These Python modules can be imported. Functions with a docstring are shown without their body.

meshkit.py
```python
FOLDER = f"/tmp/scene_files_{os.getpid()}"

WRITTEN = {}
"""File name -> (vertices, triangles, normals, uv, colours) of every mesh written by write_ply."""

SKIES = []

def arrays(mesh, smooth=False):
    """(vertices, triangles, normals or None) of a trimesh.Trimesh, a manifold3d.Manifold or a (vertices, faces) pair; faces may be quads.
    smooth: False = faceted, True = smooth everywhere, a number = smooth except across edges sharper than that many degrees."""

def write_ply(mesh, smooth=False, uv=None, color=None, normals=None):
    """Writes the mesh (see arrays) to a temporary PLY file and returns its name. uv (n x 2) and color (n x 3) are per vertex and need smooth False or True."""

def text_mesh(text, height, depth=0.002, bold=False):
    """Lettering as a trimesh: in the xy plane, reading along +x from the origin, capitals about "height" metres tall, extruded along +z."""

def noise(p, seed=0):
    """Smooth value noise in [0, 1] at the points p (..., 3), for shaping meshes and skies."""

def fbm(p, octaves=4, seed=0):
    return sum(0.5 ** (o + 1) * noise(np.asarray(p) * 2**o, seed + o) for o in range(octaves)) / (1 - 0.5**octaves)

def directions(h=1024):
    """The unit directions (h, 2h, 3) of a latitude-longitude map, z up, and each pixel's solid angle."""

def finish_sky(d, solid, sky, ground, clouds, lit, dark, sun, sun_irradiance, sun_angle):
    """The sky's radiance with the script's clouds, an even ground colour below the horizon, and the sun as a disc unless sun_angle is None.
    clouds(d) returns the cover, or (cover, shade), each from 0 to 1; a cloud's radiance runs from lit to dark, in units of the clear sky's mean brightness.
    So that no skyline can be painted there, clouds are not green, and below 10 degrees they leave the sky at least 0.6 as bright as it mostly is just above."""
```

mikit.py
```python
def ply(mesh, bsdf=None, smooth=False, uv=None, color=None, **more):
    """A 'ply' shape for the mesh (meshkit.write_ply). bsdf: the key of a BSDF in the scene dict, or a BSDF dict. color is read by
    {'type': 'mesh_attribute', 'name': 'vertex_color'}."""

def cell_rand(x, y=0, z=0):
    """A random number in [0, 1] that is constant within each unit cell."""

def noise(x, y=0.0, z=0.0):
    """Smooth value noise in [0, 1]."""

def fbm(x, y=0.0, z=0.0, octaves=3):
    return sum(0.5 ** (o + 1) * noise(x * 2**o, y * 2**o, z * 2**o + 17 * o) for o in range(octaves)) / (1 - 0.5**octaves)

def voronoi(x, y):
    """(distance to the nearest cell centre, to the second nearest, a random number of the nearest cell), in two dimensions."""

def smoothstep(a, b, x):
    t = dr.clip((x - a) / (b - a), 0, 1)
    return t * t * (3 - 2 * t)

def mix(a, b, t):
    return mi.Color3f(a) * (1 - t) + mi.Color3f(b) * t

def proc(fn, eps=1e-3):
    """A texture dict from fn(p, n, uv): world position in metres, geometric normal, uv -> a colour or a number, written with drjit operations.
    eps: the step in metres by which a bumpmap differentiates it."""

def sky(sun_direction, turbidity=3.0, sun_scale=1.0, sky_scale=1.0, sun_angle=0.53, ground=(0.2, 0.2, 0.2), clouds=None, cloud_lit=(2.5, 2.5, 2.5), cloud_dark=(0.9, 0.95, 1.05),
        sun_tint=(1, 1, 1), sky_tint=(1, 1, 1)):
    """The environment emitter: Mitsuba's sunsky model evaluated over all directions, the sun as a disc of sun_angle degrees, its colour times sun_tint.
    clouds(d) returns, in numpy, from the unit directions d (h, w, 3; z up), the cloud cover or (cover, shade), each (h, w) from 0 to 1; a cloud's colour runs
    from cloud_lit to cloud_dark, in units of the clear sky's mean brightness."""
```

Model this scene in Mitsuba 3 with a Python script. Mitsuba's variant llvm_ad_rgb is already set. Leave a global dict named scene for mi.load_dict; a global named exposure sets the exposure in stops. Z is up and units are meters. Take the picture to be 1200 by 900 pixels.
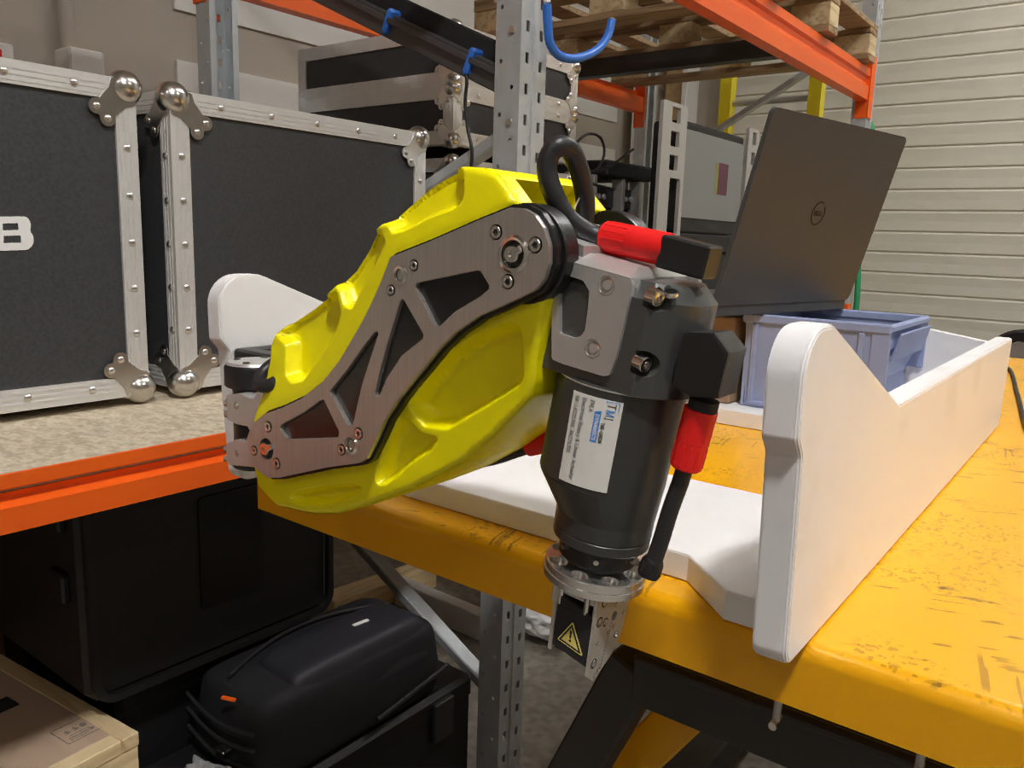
import math, random, numpy as np, trimesh, manifold3d as m3, shapely, mitsuba as mi, drjit as dr, mikit, meshkit
from shapely.geometry import Polygon, Point, LineString
from scipy.spatial import Delaunay
from mikit import proc, fbm, noise, voronoi, smoothstep, mix, cell_rand
random.seed(7); np.random.seed(7)
T4 = mi.ScalarTransform4f
scene, labels = {}, {}
# ------------------------------------------------------------------ camera
F, YAW, PITCH, ROLL, CZ = 950.0, 37.35, 10.17, 1.86, 1.27
_y, _p, _r = np.radians([YAW, PITCH, ROLL])
CD = np.array([-np.sin(_y)*np.cos(_p), np.cos(_y)*np.cos(_p), -np.sin(_p)])
_rt = np.array([np.cos(_y), np.sin(_y), 0]); _up = np.cross(_rt, CD)
CR = np.cos(_r)*_rt + np.sin(_r)*_up; CU = -np.sin(_r)*_rt + np.cos(_r)*_up
CO = np.array([0, 0, CZ])
scene['camera'] = {'type': 'perspective', 'fov': math.degrees(2*math.atan(600/F)), 'fov_axis': 'x', 'near_clip': 0.02, 'far_clip': 60,
                   'to_world': T4().look_at(origin=CO.tolist(), target=(CO+CD).tolist(), up=CU.tolist())}
def at(px, py, ax, val):
    """the point of the plane X, Y or Z = val that was measured at this place of the photograph (val in world metres)"""
    v = CD + CR*(px-600)/F - CU*(py-450)/F; i = 'XYZ'.index(ax)
    return CO + v*((val-CO[i])/v[i])
exposure = 1.37
# ------------------------------------------------------------------ light: the hall's ceiling lamps
LAMPS = [(0.6, 1.8, 3.72, 5.0), (3.2, -1.2, 3.72, 9.0), (3.4, 1.8, 3.72, 9.0), (0.6, -3.0, 3.72, 5.0), (0.2, 3.3, 3.72, 13.0)]
BAY = (0.62, -0.35, 3.42, 0.13, 140.0)        # x, y, z, radius, radiance of the round high bay lamp
# ------------------------------------------------------------------ materials
def mat(name, d, two=True): scene['m_'+name] = {'type': 'twosided', 'b': d} if two else d; return 'm_'+name
def rgb(c): return {'type': 'rgb', 'value': list(map(float, c))}
def prin(name, c, rough=.5, metal=0., spec=.5, bump=None, bs=1., **k):
    d = {'type': 'principled', 'base_color': c if isinstance(c, dict) else rgb(c), 'roughness': rough, 'metallic': metal, **k}
    if metal == 0: d['specular'] = spec
    if bump: d = {'type': 'bumpmap', 'tex': bump, 'scale': bs, 'b': d}
    return mat(name, d)
def woodfn(ax, base, dark, sx=1.):
    def f(p, n, uv):
        a, b = (p.x, p.y) if ax == 'x' else (p.y, p.x)
        g = fbm(a*4*sx, b*70*sx, p.z*70*sx, 4); s = fbm(a*2+7, b*9, p.z*9, 3)
        return mix(mix(base, dark, smoothstep(.42, .75, g)), dark, .6*smoothstep(.5, .8, s))
    return proc(f)
M_FLOOR = prin('floor', proc(lambda p, n, uv: mix((.20, .175, .145), (.29, .265, .23), fbm(p.x*3, p.y*3, 0, 5)) * (0.8+.4*noise(p.x*60, p.y*60))), .55)
M_WALL = prin('wall', proc(lambda p, n, uv: mix((.40, .355, .295), (.48, .435, .37), fbm(p.x*2.2+p.y*2.2, p.z*2.2, 3, 4))), .8)
M_CEIL = prin('ceiling', (.55, .55, .53), .9)
M_DOOR = prin('door_slat', proc(lambda p, n, uv: mix((.60, .575, .485), (.66, .635, .55), fbm(p.x*3, p.z*11, 1, 3))), .45)
M_WHITEP = prin('white_paint', (.72, .71, .68), .5)
M_HDPE = prin('hdpe', proc(lambda p, n, uv: mix((.76, .76, .77), (.71, .71, .71), smoothstep(.55, .8, fbm(p.x*14, p.y*14, p.z*14, 4)))), .38, spec=.45)
def ytable(p, n, uv):
    b = mix((.74, .345, .001), (.80, .40, .004), fbm(p.x*6, p.y*6, p.z*6, 4)); on = smoothstep(.6, .9, n.z)
    s = smoothstep(.70, .76, fbm(p.x*30+p.y*25, p.y*190-p.x*70, 3, 3)) * smoothstep(.45, .62, fbm(p.x*9, p.y*9, 9, 3)) + .8*smoothstep(.735, .76, fbm(p.y*16-p.x*4, p.x*330+p.y*60, 7, 2))*smoothstep(.5, .6, fbm(p.x*12, p.y*12, 4, 2))
    d = smoothstep(.60, .72, fbm(p.x*330, p.y*330, 2, 2)) * smoothstep(.48, .66, fbm(p.x*13, p.y*13, 5, 3))
    return mix(b, (.13, .065, .012), dr.clip(.6*s+.4*d, 0, 1)*on)
M_TABLE = prin('table_paint', proc(ytable), .28, spec=.5)
M_ORANGE = prin('orange', proc(lambda p, n, uv: mix((.86, .13, .01), (.80, .105, .008), fbm(p.x*5, p.y*5, p.z*9, 3))), .38)
M_GALV = prin('galv', proc(lambda p, n, uv: mix((.60, .63, .65), (.46, .49, .51), fbm(p.x*40, p.y*40, p.z*14, 3))), .42, metal=.45)
M_ALU = prin('alu', proc(lambda p, n, uv: mix((.82, .815, .80), (.70, .695, .68), fbm(p.x*40, p.y*6, p.z*6, 3))), .36, metal=.45)
M_RIVET = prin('rivet', (.85, .85, .85), .22, metal=1.)
M_BALL = prin('corner_steel', (.74, .72, .69), .24, metal=1.)
M_STEEL = prin('brushed_steel', proc(lambda p, n, uv: mix((.56, .54, .52), (.50, .48, .46), noise(p.x*900, p.z*30, 0))), .38, metal=.85)
M_MILL = prin('milled_alu', (.52, .515, .51), .36, metal=.6)
M_FLANGE = prin('flange_steel', (.80, .79, .77), .20, metal=.93)
M_FINGER = prin('finger_steel', (.60, .57, .51), .42, metal=.6)
M_CHROME = prin('polished_steel', (.75, .74, .72), .16, metal=1.)
M_LAM = prin('laminate', proc(lambda p, n, uv: mix((.034, .035, .038), (.047, .048, .052), noise(p.y*260, p.z*260, p.x*260))), .55,
             bump=proc(lambda p, n, uv: .0004*noise(p.y*320, p.z*320, p.x*320)))
M_BLACK = prin('black_plastic', (.012, .012, .013), .38)
M_MATTE = prin('matte_black', (.014, .014, .016), .7)
M_RUBBER = prin('rubber', (.018, .018, .020), .42)
M_DKBOX = prin('dark_case', (.010, .010, .011), .5)
M_SHELL = prin('shell_yellow', (.88, .80, .0), .36, spec=.45)
M_GASKET = prin('gasket', (.010, .010, .010), .35)
M_GLOSSBLK = prin('gloss_panel', (.006, .006, .007), .18)
M_ANOD = prin('anodised', (.055, .056, .054), .36, metal=.35)
M_HEAD = prin('anodised_light', (.085, .087, .086), .34, metal=.45)
M_RED = prin('red', (.78, .012, .012), .38)
M_LABEL = prin('label', (.70, .70, .67), .5)
M_INK = prin('ink', (.03, .03, .035), .6)
M_GREYINK = prin('grey_ink', (.14, .14, .15), .6)
M_BLUEINK = prin('blue_ink', (.03, .20, .62), .5)
M_WHITEINK = prin('white_ink', (.80, .80, .80), .5)
M_YELINK = prin('warning_yellow', (.72, .62, .16), .5)
M_BLUE = prin('blue_coat', (.03, .16, .62), .38)
M_BIN = prin('bin_blue', proc(lambda p, n, uv: mix((.235, .285, .47), (.29, .34, .53), fbm(p.x*20, p.y*20, p.z*20, 4))), .45)
M_LAPTOP = prin('laptop', (.050, .051, .055), .42)
M_LOGO = prin('logo', (.015, .015, .016), .3, metal=.5)
M_WX = prin('pallet_x', woodfn('x', (.36, .25, .14), (.20, .13, .07)), .8)
M_WBLK = prin('pallet_block', woodfn('y', (.62, .50, .30), (.44, .33, .18)), .8)
M_PLY = prin('plywood', woodfn('x', (.56, .41, .30), (.48, .34, .24), .5), .7)
M_PINE = prin('pine', woodfn('x', (.72, .56, .34), (.55, .39, .20)), .65)
M_PINEY = prin('pine_y', woodfn('y', (.80, .64, .38), (.62, .46, .25)), .65)
M_CHIP = prin('chipboard', proc(lambda p, n, uv: mix((.50, .43, .325), (.40, .335, .24), smoothstep(.40, .72, fbm(p.x*60, p.y*120, 0, 4))) * (.85+.3*noise(p.x*240, p.y*240))), .8)
M_CARD = prin('cardboard', (.30, .20, .12), .8)
M_DKSTEEL = prin('dark_steel', (.025, .024, .023), .45)
M_GREYP = prin('grey_panel', (.20, .21, .205), .4)
M_BAG = prin('bag_fabric', (.007, .007, .010), .75, bump=proc(lambda p, n, uv: .0006*noise(p.x*500, p.y*500, p.z*500)))
M_BAGTOP = prin('bag_pocket', (.014, .014, .020), .6)
M_FRP = prin('ladder_yellow', (.80, .66, .02), .45)
M_GREEN = prin('green_hose', (.03, .30, .12), .45)
M_EXTR = prin('grey_bar', (.10, .10, .105), .4, metal=.5)
M_BROWN = prin('brown_post', woodfn('y', (.42, .27, .13), (.32, .20, .09)), .6)
M_FILM = prin('film', (.32, .32, .33), .3)
M_WHITEB = prin('white_plastic', (.75, .75, .75), .4)
# ------------------------------------------------------------------ mesh helpers
def norm(v): v = np.asarray(v, float); return v/np.linalg.norm(v)
def tm(m):
    if hasattr(m, 'to_mesh'):
        a = m.to_mesh(); return trimesh.Trimesh(np.array(a.vert_properties[:, :3]), np.array(a.tri_verts), process=False)
    return m
def mf(t): return m3.Manifold(m3.Mesh(np.asarray(t.vertices, np.float32), np.asarray(t.faces, np.uint32)))
def cat(*ms):
    out = []
    for m in ms: out += m if isinstance(m, list) else [m]
    return trimesh.util.concatenate([tm(x) for x in out])
def box(x0, x1, y0, y1, z0, z1, b=0.):
    lo, hi = np.minimum([x0, y0, z0], [x1, y1, z1]), np.maximum([x0, y0, z0], [x1, y1, z1])
    if b <= 0:
        m = trimesh.creation.box(hi-lo); m.apply_translation((lo+hi)/2); return m
    b = min(b, .45*(hi-lo).min()); P = []
    for sx in (0, 1):
        for sy in (0, 1):
            for sz in (0, 1):
                c = np.where([sx, sy, sz], hi, lo); d = np.where([sx, sy, sz], -b, b)
                for k in range(3):
                    q = c + d; q[k] = c[k]; P.append(q)
    return trimesh.convex.convex_hull(np.array(P))
def frame(axis, up=(0, 0, 1)):
    z = norm(axis); up = np.asarray(up, float)
    if abs(z @ norm(up)) > .98: up = np.array([1., 0, 0])
    x = norm(np.cross(up, z)); return x, np.cross(z, x), z
def place(m, o, x, y, z):
    m = tm(m).copy(); A = np.eye(4); A[:3, 0], A[:3, 1], A[:3, 2], A[:3, 3] = x, y, z, o
    m.apply_transform(A); return m
def cyl(a, b, r, n=32, bev=0., r2=None):
    a, b = np.asarray(a, float), np.asarray(b, float); h = np.linalg.norm(b-a); r2 = r if r2 is None else r2
    pr = [(0, 0), (r-bev, 0), (r, bev), (r2, h-bev), (r2-bev, h), (0, h)] if bev else [(0, 0), (r, 0), (r2, h), (0, h)]
    return place(trimesh.creation.revolve(np.array(pr), sections=n), a, *frame(b-a))
def lathe(pr, o, axis, n=48): return place(trimesh.creation.revolve(np.array(pr, float), sections=n), o, *frame(axis))
def beam(a, b, w, h, up=(0, 0, 1), bev=0.):
    x, y, z = frame(np.asarray(b)-np.asarray(a), up)
    return place(box(-w/2, w/2, -h/2, h/2, 0, np.linalg.norm(np.asarray(b)-np.asarray(a)), bev), a, x, y, z)
def smoothpath(P, n=8):
    P = np.asarray(P, float); Q = np.vstack([2*P[0]-P[1], P, 2*P[-1]-P[-2]]); out = []
    for i in range(1, len(Q)-2):
        for t in np.linspace(0, 1, n, endpoint=False):
            a, b, c, d = Q[i-1:i+3]
            out.append(.5*((2*b)+(-a+c)*t+(2*a-5*b+4*c-d)*t*t+(-a+3*b-3*c+d)*t**3))
    return np.vstack(out+[P[-1]])
def tube(P, r, n=14, sm=8):
    P = smoothpath(P, sm) if sm else np.asarray(P, float)
    tn = np.gradient(P, axis=0); tn /= np.linalg.norm(tn, axis=1)[:, None]
    x = frame(tn[0])[0]; V = []
    for p, t in zip(P, tn):
        x = norm(x - t*(x@t)); y = np.cross(t, x)
        a = np.arange(n)*2*np.pi/n; V.append(p + r*(np.cos(a)[:, None]*x + np.sin(a)[:, None]*y))
    N = len(P); V = np.vstack(V+[P[:1], P[-1:]]); Fc = []
    for i in range(N-1):
        for j in range(n):
            a, b, c, d = i*n+j, i*n+(j+1) % n, (i+1)*n+(j+1) % n, (i+1)*n+j; Fc += [[a, b, c], [a, c, d]]
    for j in range(n): Fc += [[N*n, (j+1) % n, j], [N*n+1, (N-1)*n+j, (N-1)*n+(j+1) % n]]
    return trimesh.Trimesh(V, np.array(Fc), process=False)
def extr(poly, h, bev=0.):
    """polygon in xy extruded 0..h along z, both rims chamfered by bev"""
    if not isinstance(poly, Polygon): poly = Polygon(poly)
    if bev <= 0: return trimesh.creation.extrude_polygon(poly, h, engine='earcut')
    def cs(p): return m3.CrossSection([np.array(p.exterior.coords)[:-1]]+[np.array(i.coords)[:-1] for i in p.interiors], m3.FillRule.EvenOdd)
    c = cs(poly.buffer(0)); out = None; inner = c.offset(-bev, m3.JoinType.Miter, 2.0)
    steps = [(0, bev)]
    mid = c.extrude(h-2*bev).translate([0, 0, bev]); k = 3; res = mid
    for i in range(k):
        f = (i+1)/k; o = bev*(1-math.sqrt(max(0, 1-(i/k)**2))) if i else 0
        o = bev*(1-math.cos(f*math.pi/2)); z = bev*(1-math.sin(f*math.pi/2))
        oo = bev*(1-math.cos(i/k*math.pi/2)); zz = bev*(1-math.sin(i/k*math.pi/2))
        s = c.offset(-(o+oo)/2, m3.JoinType.Miter, 2.0).extrude(h-2*z)
        res = res + s.translate([0, 0, z])
    return tm(res)
def xz(P2, y0, y1, bev=0., holes=()):
    """polygon given as (x, z) points, extruded in Y from y0 to y1"""
    p = P2 if isinstance(P2, Polygon) else Polygon(np.asarray(P2)[:, [0, -1]])
    for h in holes: p = p.difference(h if isinstance(h, Polygon) else Polygon(np.asarray(h)[:, [0, -1]]))
    if p.geom_type != 'Polygon': p = max(p.geoms, key=lambda g: g.area)
    m = extr(p, abs(y1-y0), bev); return place(m, [0, max(y0, y1), 0], [1, 0, 0], [0, 0, 1], [0, -1, 0])
def yz(P2, x0, x1, bev=0.):
    m = extr(P2, abs(x1-x0), bev); return place(m, [min(x0, x1), 0, 0], [0, 1, 0], [0, 0, 1], [1, 0, 0])
def pxz(P, y): return np.array([at(a, b, 'Y', y)[[0, 2]] for a, b in P])
def rounded(poly, r):
    p = poly if isinstance(poly, Polygon) else Polygon(poly)
    return p.buffer(-r, quad_segs=6).buffer(2*r, quad_segs=6).buffer(-r, quad_segs=6)
def fillet(P):
    """polygon from (x, y, corner radius)"""
    out = []; n = len(P)
    for i in range(n):
        p, a, b = (np.array(P[k % n][:2], float) for k in (i, i-1, i+1)); r = P[i][2]
        u, v = norm(a-p), norm(b-p); th = math.acos(np.clip(u@v, -1, 1)); t_ = r/math.tan(th/2)
        c = p+norm(u+v)*r/math.sin(th/2); s0, s1 = p+u*t_-c, p+v*t_-c
        a0, a1 = math.atan2(s0[1], s0[0]), math.atan2(s1[1], s1[0]); d = (a1-a0+math.pi) % (2*math.pi)-math.pi
        out += [tuple(c+r*np.array([math.cos(a0+d*f), math.sin(a0+d*f)])) for f in np.linspace(0, 1, 9)]
    return Polygon(out)
def text(s, h, d=.0006, bold=False): return meshkit.text_mesh(s, h, d, bold)
# ------------------------------------------------------------------ scene helpers
used = {}
def key(base):
    if base not in scene and base not in labels and base not in used: used[base] = 0; return base
    n = used.get(base, 0)+1; used[base] = n
    return f'{base}_{n:03d}'
def thing(name, label, cat_, group=None):
    k = key(name); labels[k] = {'label': label, 'category': cat_}
    if group: labels[k]['group'] = group
    return k
def obj(name, mesh, m, parent=None, smooth=30, label=None, **more):
    k = key(f'{parent}__{name}' if parent else name)
    scene[k] = mikit.ply(tm(mesh), m, smooth, **more)
    if label: labels.setdefault(k, {})['label'] = label
    return k
def copy(name, src, parent, to, **k):
    kk = key(f'{parent}__{name}'); scene[kk] = {**scene[src], 'to_world': to}; return kk
def struct(name, mesh, m, label=None):
    k = obj(name, mesh, m, None, False); labels[k] = {'kind': 'structure'}
    if label: labels[k]['label'] = label
    return k
def single(name, mesh, m, label, cat_, group=None, smooth=30):
    k = obj(name, mesh, m, None, smooth); labels[k] = {'label': label, 'category': cat_}
    if group: labels[k]['group'] = group
    return k
ZT = CZ-.231; ZD = CZ-.285      # lift table top, rack deck
def W(x, y, z): return np.array([x, y, z+CZ])      # z relative to the camera's height
# ================================================================== the hall
struct('floor', box(-2.75, 6.5, -4.5, 4.75, -.1, 0), M_FLOOR, 'grey brown concrete floor')
struct('ceiling', box(-2.75, 6.5, -4.5, 4.75, 4.4, 4.5), M_CEIL)
struct('wall_left', box(-2.85, -2.7, -4.5, 4.75, 0, 4.4), M_WALL, 'beige plastered wall behind the rack')
struct('wall_right', box(6.5, 6.6, -4.5, 4.75, 0, 4.4), M_WALL)
struct('wall_front', box(-2.75, 6.5, -4.6, -4.5, 0, 4.4), M_WALL)
struct('wall_back', box(-2.75, 6.5, 4.7, 4.8, 0, 4.4), M_WALL, 'beige wall around the sectional door')
d1 = 'door_1'; labels[d1] = {'kind': 'structure', 'label': 'cream sectional door of horizontal ribbed slats'}
pitch, x0d, x1d = .1054, -2.05, 3.6
slat = yz([(4.606, .0005), (4.600, .006), (4.602, pitch*.5), (4.600, pitch-.012), (4.604, pitch-.006), (4.608, pitch-.0005), (4.64, pitch-.0005), (4.64, .0005)], x0d, x1d)
k0 = obj('slat', slat, M_DOOR, d1, False)
for i in range(1, 33): copy('slat', k0, d1, T4().translate([0, 0, pitch*i]))
struct('trim_1', box(-2.62, -2.47, 4.56, 4.70, 0, 2.6, .004), M_WHITEP, 'white door post in the far corner')
struct('trim_2', box(-2.40, -2.29, 4.56, 4.70, 0, 2.6, .004), M_BROWN, 'brown wooden post in the far corner')
struct('trim_3', box(-2.285, -2.25, 4.54, 4.70, 0, 2.6, .004), M_WHITEP, 'white strip beside the brown post')
scene['m_lampglow'] = {'type': 'diffuse', 'reflectance': rgb((.8, .8, .8))}
for i, (x, y, z, p) in enumerate(LAMPS):
    t = thing('ceiling_lamp', 'long ceiling lamp hanging '+('straight above the yellow table', 'behind the viewer at the open side of the hall', 'in the open half of the hall beside the table', 'far behind the viewer in line with the table', 'close to the sectional door')[i], 'lamp', 'ceiling lamps of the hall')
    obj('housing', box(x-.17, x+.17, y-.72, y+.72, z+.012, z+.08, .01), M_WHITEP, t)
    [obj('suspension', cyl([x, y+s*.5, z+.07], [x, y+s*.5, 4.41], .006, 8), M_GALV, t) for s in (-1, 1)]
    k = obj('diffuser', box(x-.14, x+.14, y-.68, y+.68, z, z+.011), 'm_lampglow', t, False)
    scene[k]['emitter'] = {'type': 'area', 'radiance': rgb(np.array([1., .982, .945])*p)}
bx_, by_, bz_, br_, bp__ = BAY
t = thing('high_bay_lamp', 'round high bay lamp hanging from the ceiling in front of the table', 'lamp')
obj('reflector', lathe([(br_+.004, -.002), (br_+.02, -.004), (br_*.5, .16), (.05, .24), (0, .24), (0, .22), (.045, .22), (br_*.48, .15), (br_+.012, .0)], [bx_, by_, bz_], [0, 0, 1], 48), M_WHITEP, t)
obj('suspension', cyl([bx_, by_, bz_+.23], [bx_, by_, 4.41], .006, 8), M_GALV, t)
k = obj('diffuser', cyl([bx_, by_, bz_+.004], [bx_, by_, bz_], br_, 40), 'm_lampglow', t, False)
scene[k]['emitter'] = {'type': 'area', 'radiance': rgb(np.array([1., .982, .945])*bp__)}
# ================================================================== things on the left wall
t = thing('junction_box', 'grey junction box under the conduit on the wall above the left case', 'junction box')
a = at(72, 92, 'X', -2.66); b = at(111, 60, 'X', -2.66)
obj('body', box(-2.7, -2.60, a[1], b[1], a[2]-.06, b[2]-.01, .006), M_WHITEP, t)
c = at(82, 70, 'X', -2.66)
obj('conduit', cyl([-2.67, c[1], b[2]-.015], [-2.67, c[1], 4.4], .022, 20), M_WALL, t, label='beige vertical conduit pipe')
t = thing('wall_socket', 'white socket plate with red switch at the left photo edge', 'socket')
a = at(18, 95, 'X', -2.68); b = at(-30, 44, 'X', -2.68)
obj('plate', box(-2.7, -2.675, b[1], a[1], a[2], b[2], .004), M_WHITEP, t)
obj('switch', box(-2.68, -2.665, a[1]-.10, a[1]-.035, b[2]-.10, b[2]-.02, .003), M_RED, t, label='red rocker switch')
obj('knob', cyl([-2.68, a[1]-.1, b[2]-.16], [-2.668, a[1]-.1, b[2]-.16], .03, 24, .002), M_WHITEP, t)
struct('wall_board_1', box(-2.70, -2.688, 1.59, 4.5, CZ+.723, CZ+1.35), M_WHITEP, 'white board on the wall above the dark band behind the rack')
struct('wall_board_2', box(-2.70, -2.688, 1.59, 4.5, CZ-.6, CZ+.561), M_WHITEP, 'white board on the wall below the dark band behind the rack')
# ================================================================== pallet rack
XF, XB = -1.0, -2.1
def upright(parent, xf, y0, sgn, h=3.1):
    """perforated omega section: slotted face towards X=xf (outward sgn), web 70 mm deep, 85 mm wide from y0"""
    w, d, tk = .086, .062, .003; p = []
    face = Polygon([(y0, 0), (y0+w, 0), (y0+w, h), (y0, h)])
    holes = []
    for j in range(int(h/.058)):
        for yy, z in ((y0+.022, .04+j*.058), (y0+w-.020, .03+j*.058)): holes.append(Polygon([(yy-.0055, z), (yy+.0055, z), (yy+.0055, z+.020), (yy-.0055, z+.020)]))
    face = face.difference(shapely.union_all(holes))
    f = yz(face, xf-sgn*tk if sgn > 0 else xf, xf if sgn > 0 else xf+tk)
    x2 = xf-sgn*d
    web = []
    wp = Polygon([(min(xf, x2), 0), (max(xf, x2), 0), (max(xf, x2), h), (min(xf, x2), h)]).difference(
        shapely.union_all([Point(xf-sgn*(.02+.028*(j % 2)), .06+j*.05).buffer(.0045, quad_segs=3) for j in range(int(h/.05)-1)]))
    web.append(xz(wp, y0, y0+tk)); web.append(xz(wp, y0+w-tk, y0+w))
    lips = [box(x2, x2+sgn*tk, y0, y0+.018, 0, h), box(x2, x2+sgn*tk, y0+w-.018, y0+w, 0, h)]
    groove = [box(xf-sgn*.0, xf+sgn*.004, y0+w/2-.004, y0+w/2+.004, 0, h)]
    k = obj('upright', cat(f, web, lips, groove), M_GALV, parent, False)
    obj('foot_plate', box(min(xf, x2)-.02, max(xf, x2)+.02, y0-.02, y0+w+.02, 0, .006), M_GALV, k)
    return k
rack = thing('storage_rack', 'pallet rack with galvanised uprights and orange beams along the left wall', 'rack')
YU = [1.303, 3.69, -1.40]
for y in YU:
    upright(rack, XF, y, 1); upright(rack, XB, y, -1)
def brace(y, x0, z0, x1, z1): return cat(beam([x0, y, z0], [x1, y, z1], .028, .040, (0, 1, 0), .004))
for y in YU:
    yb = y+.044
    obj('brace', beam([-1.07, yb, CZ+.202], [-2.05, yb, CZ-.26], .024, .040, (0, 1, 0), .003), M_GALV, rack)
    obj('brace', beam([-1.07, yb, .255], [-2.05, yb, .777], .024, .040, (0, 1, 0), .003), M_GALV, rack)
    for zz in (2.4,): obj('crossbar', beam([-1.07, yb, zz], [-2.05, yb, zz], .024, .040, (0, 1, 0), .003), M_GALV, rack)
e0_, e1_ = at(845, 150, 'Y', YU[1]+.044), at(945, 85, 'Y', YU[1]+.044); ed_ = (e1_-e0_)/(e1_-e0_)[0]
obj('brace', beam(e0_+ed_*(-2.05-e0_[0]), e0_+ed_*(-1.07-e0_[0]), .024, .040, (0, 1, 0), .003), M_GALV, rack)
for z in (1.665, 1.495, 1.33, 1.17):     # bolts on the near upright's web
    obj('bolt', cyl([XF-.02, YU[0]-.006, z], [XF-.02, YU[0]+.002, z], .007, 6), M_CHROME, rack)
def rackbeam(ya, yb_, xf, z0, h, sgn):
    """stepped box beam; front towards +X if sgn>0"""
    pr = [(0, 0), (0, .42*h), (-.012, .50*h), (-.012, .66*h), (0, .74*h), (0, .97*h), (-.006, .97*h), (-.006, h*.662), (-.045, .662*h), (-.045, 0)]
    P = [(xf+sgn*a, z0+b) for a, b in pr]
    k = obj('beam', xz(P, ya+.004, yb_-.004), M_ORANGE, rack, False)
    for yy, s in ((ya, 1), (yb_, -1)):
        y0, y1 = sorted((yy-s*.05, yy+s*.006))
        obj('end_plate', cat(box(xf+.001 if sgn > 0 else xf-.006, xf+.006 if sgn > 0 else xf-.001, y0, y1, z0-.07, z0+h+.05, .001),
                             box(min(xf, xf-sgn*.05), max(xf, xf-sgn*.05), *sorted((yy, yy+s*.005)), z0-.07, z0+h+.05, .001)), M_ORANGE, k)
L0, L1 = YU[0], YU[0]+.086
lower = (ZD-.0720+.0015, .0725)
for xf, s in ((XF, 1), (XB, -1)):
    rackbeam(YU[2]+.085, L0, xf, *lower, s); rackbeam(L1, YU[1], xf, *lower, s)
    rackbeam(L1, YU[1], xf, CZ+.613 if s > 0 else CZ+.632, .126 if s > 0 else .106, s)
rackbeam(YU[2]+.085, L0, XB, CZ+.66, .10, -1)
rackbeam(YU[2]+.085, L0, XF, CZ+.66, .10, 1)
for ya, yb_ in ((YU[2]+.09, L0-.004), (L1+.004, YU[1]-.004)):
    single('shelf_board', box(XB+.005, XF-.006, ya, yb_, ZD-.022, ZD, .001), M_CHIP, 'raw chipboard shelf board under the two big flight cases' if ya < 0 else 'raw chipboard shelf board in the far rack bay behind the robot arm', 'shelf', smooth=False)
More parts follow.
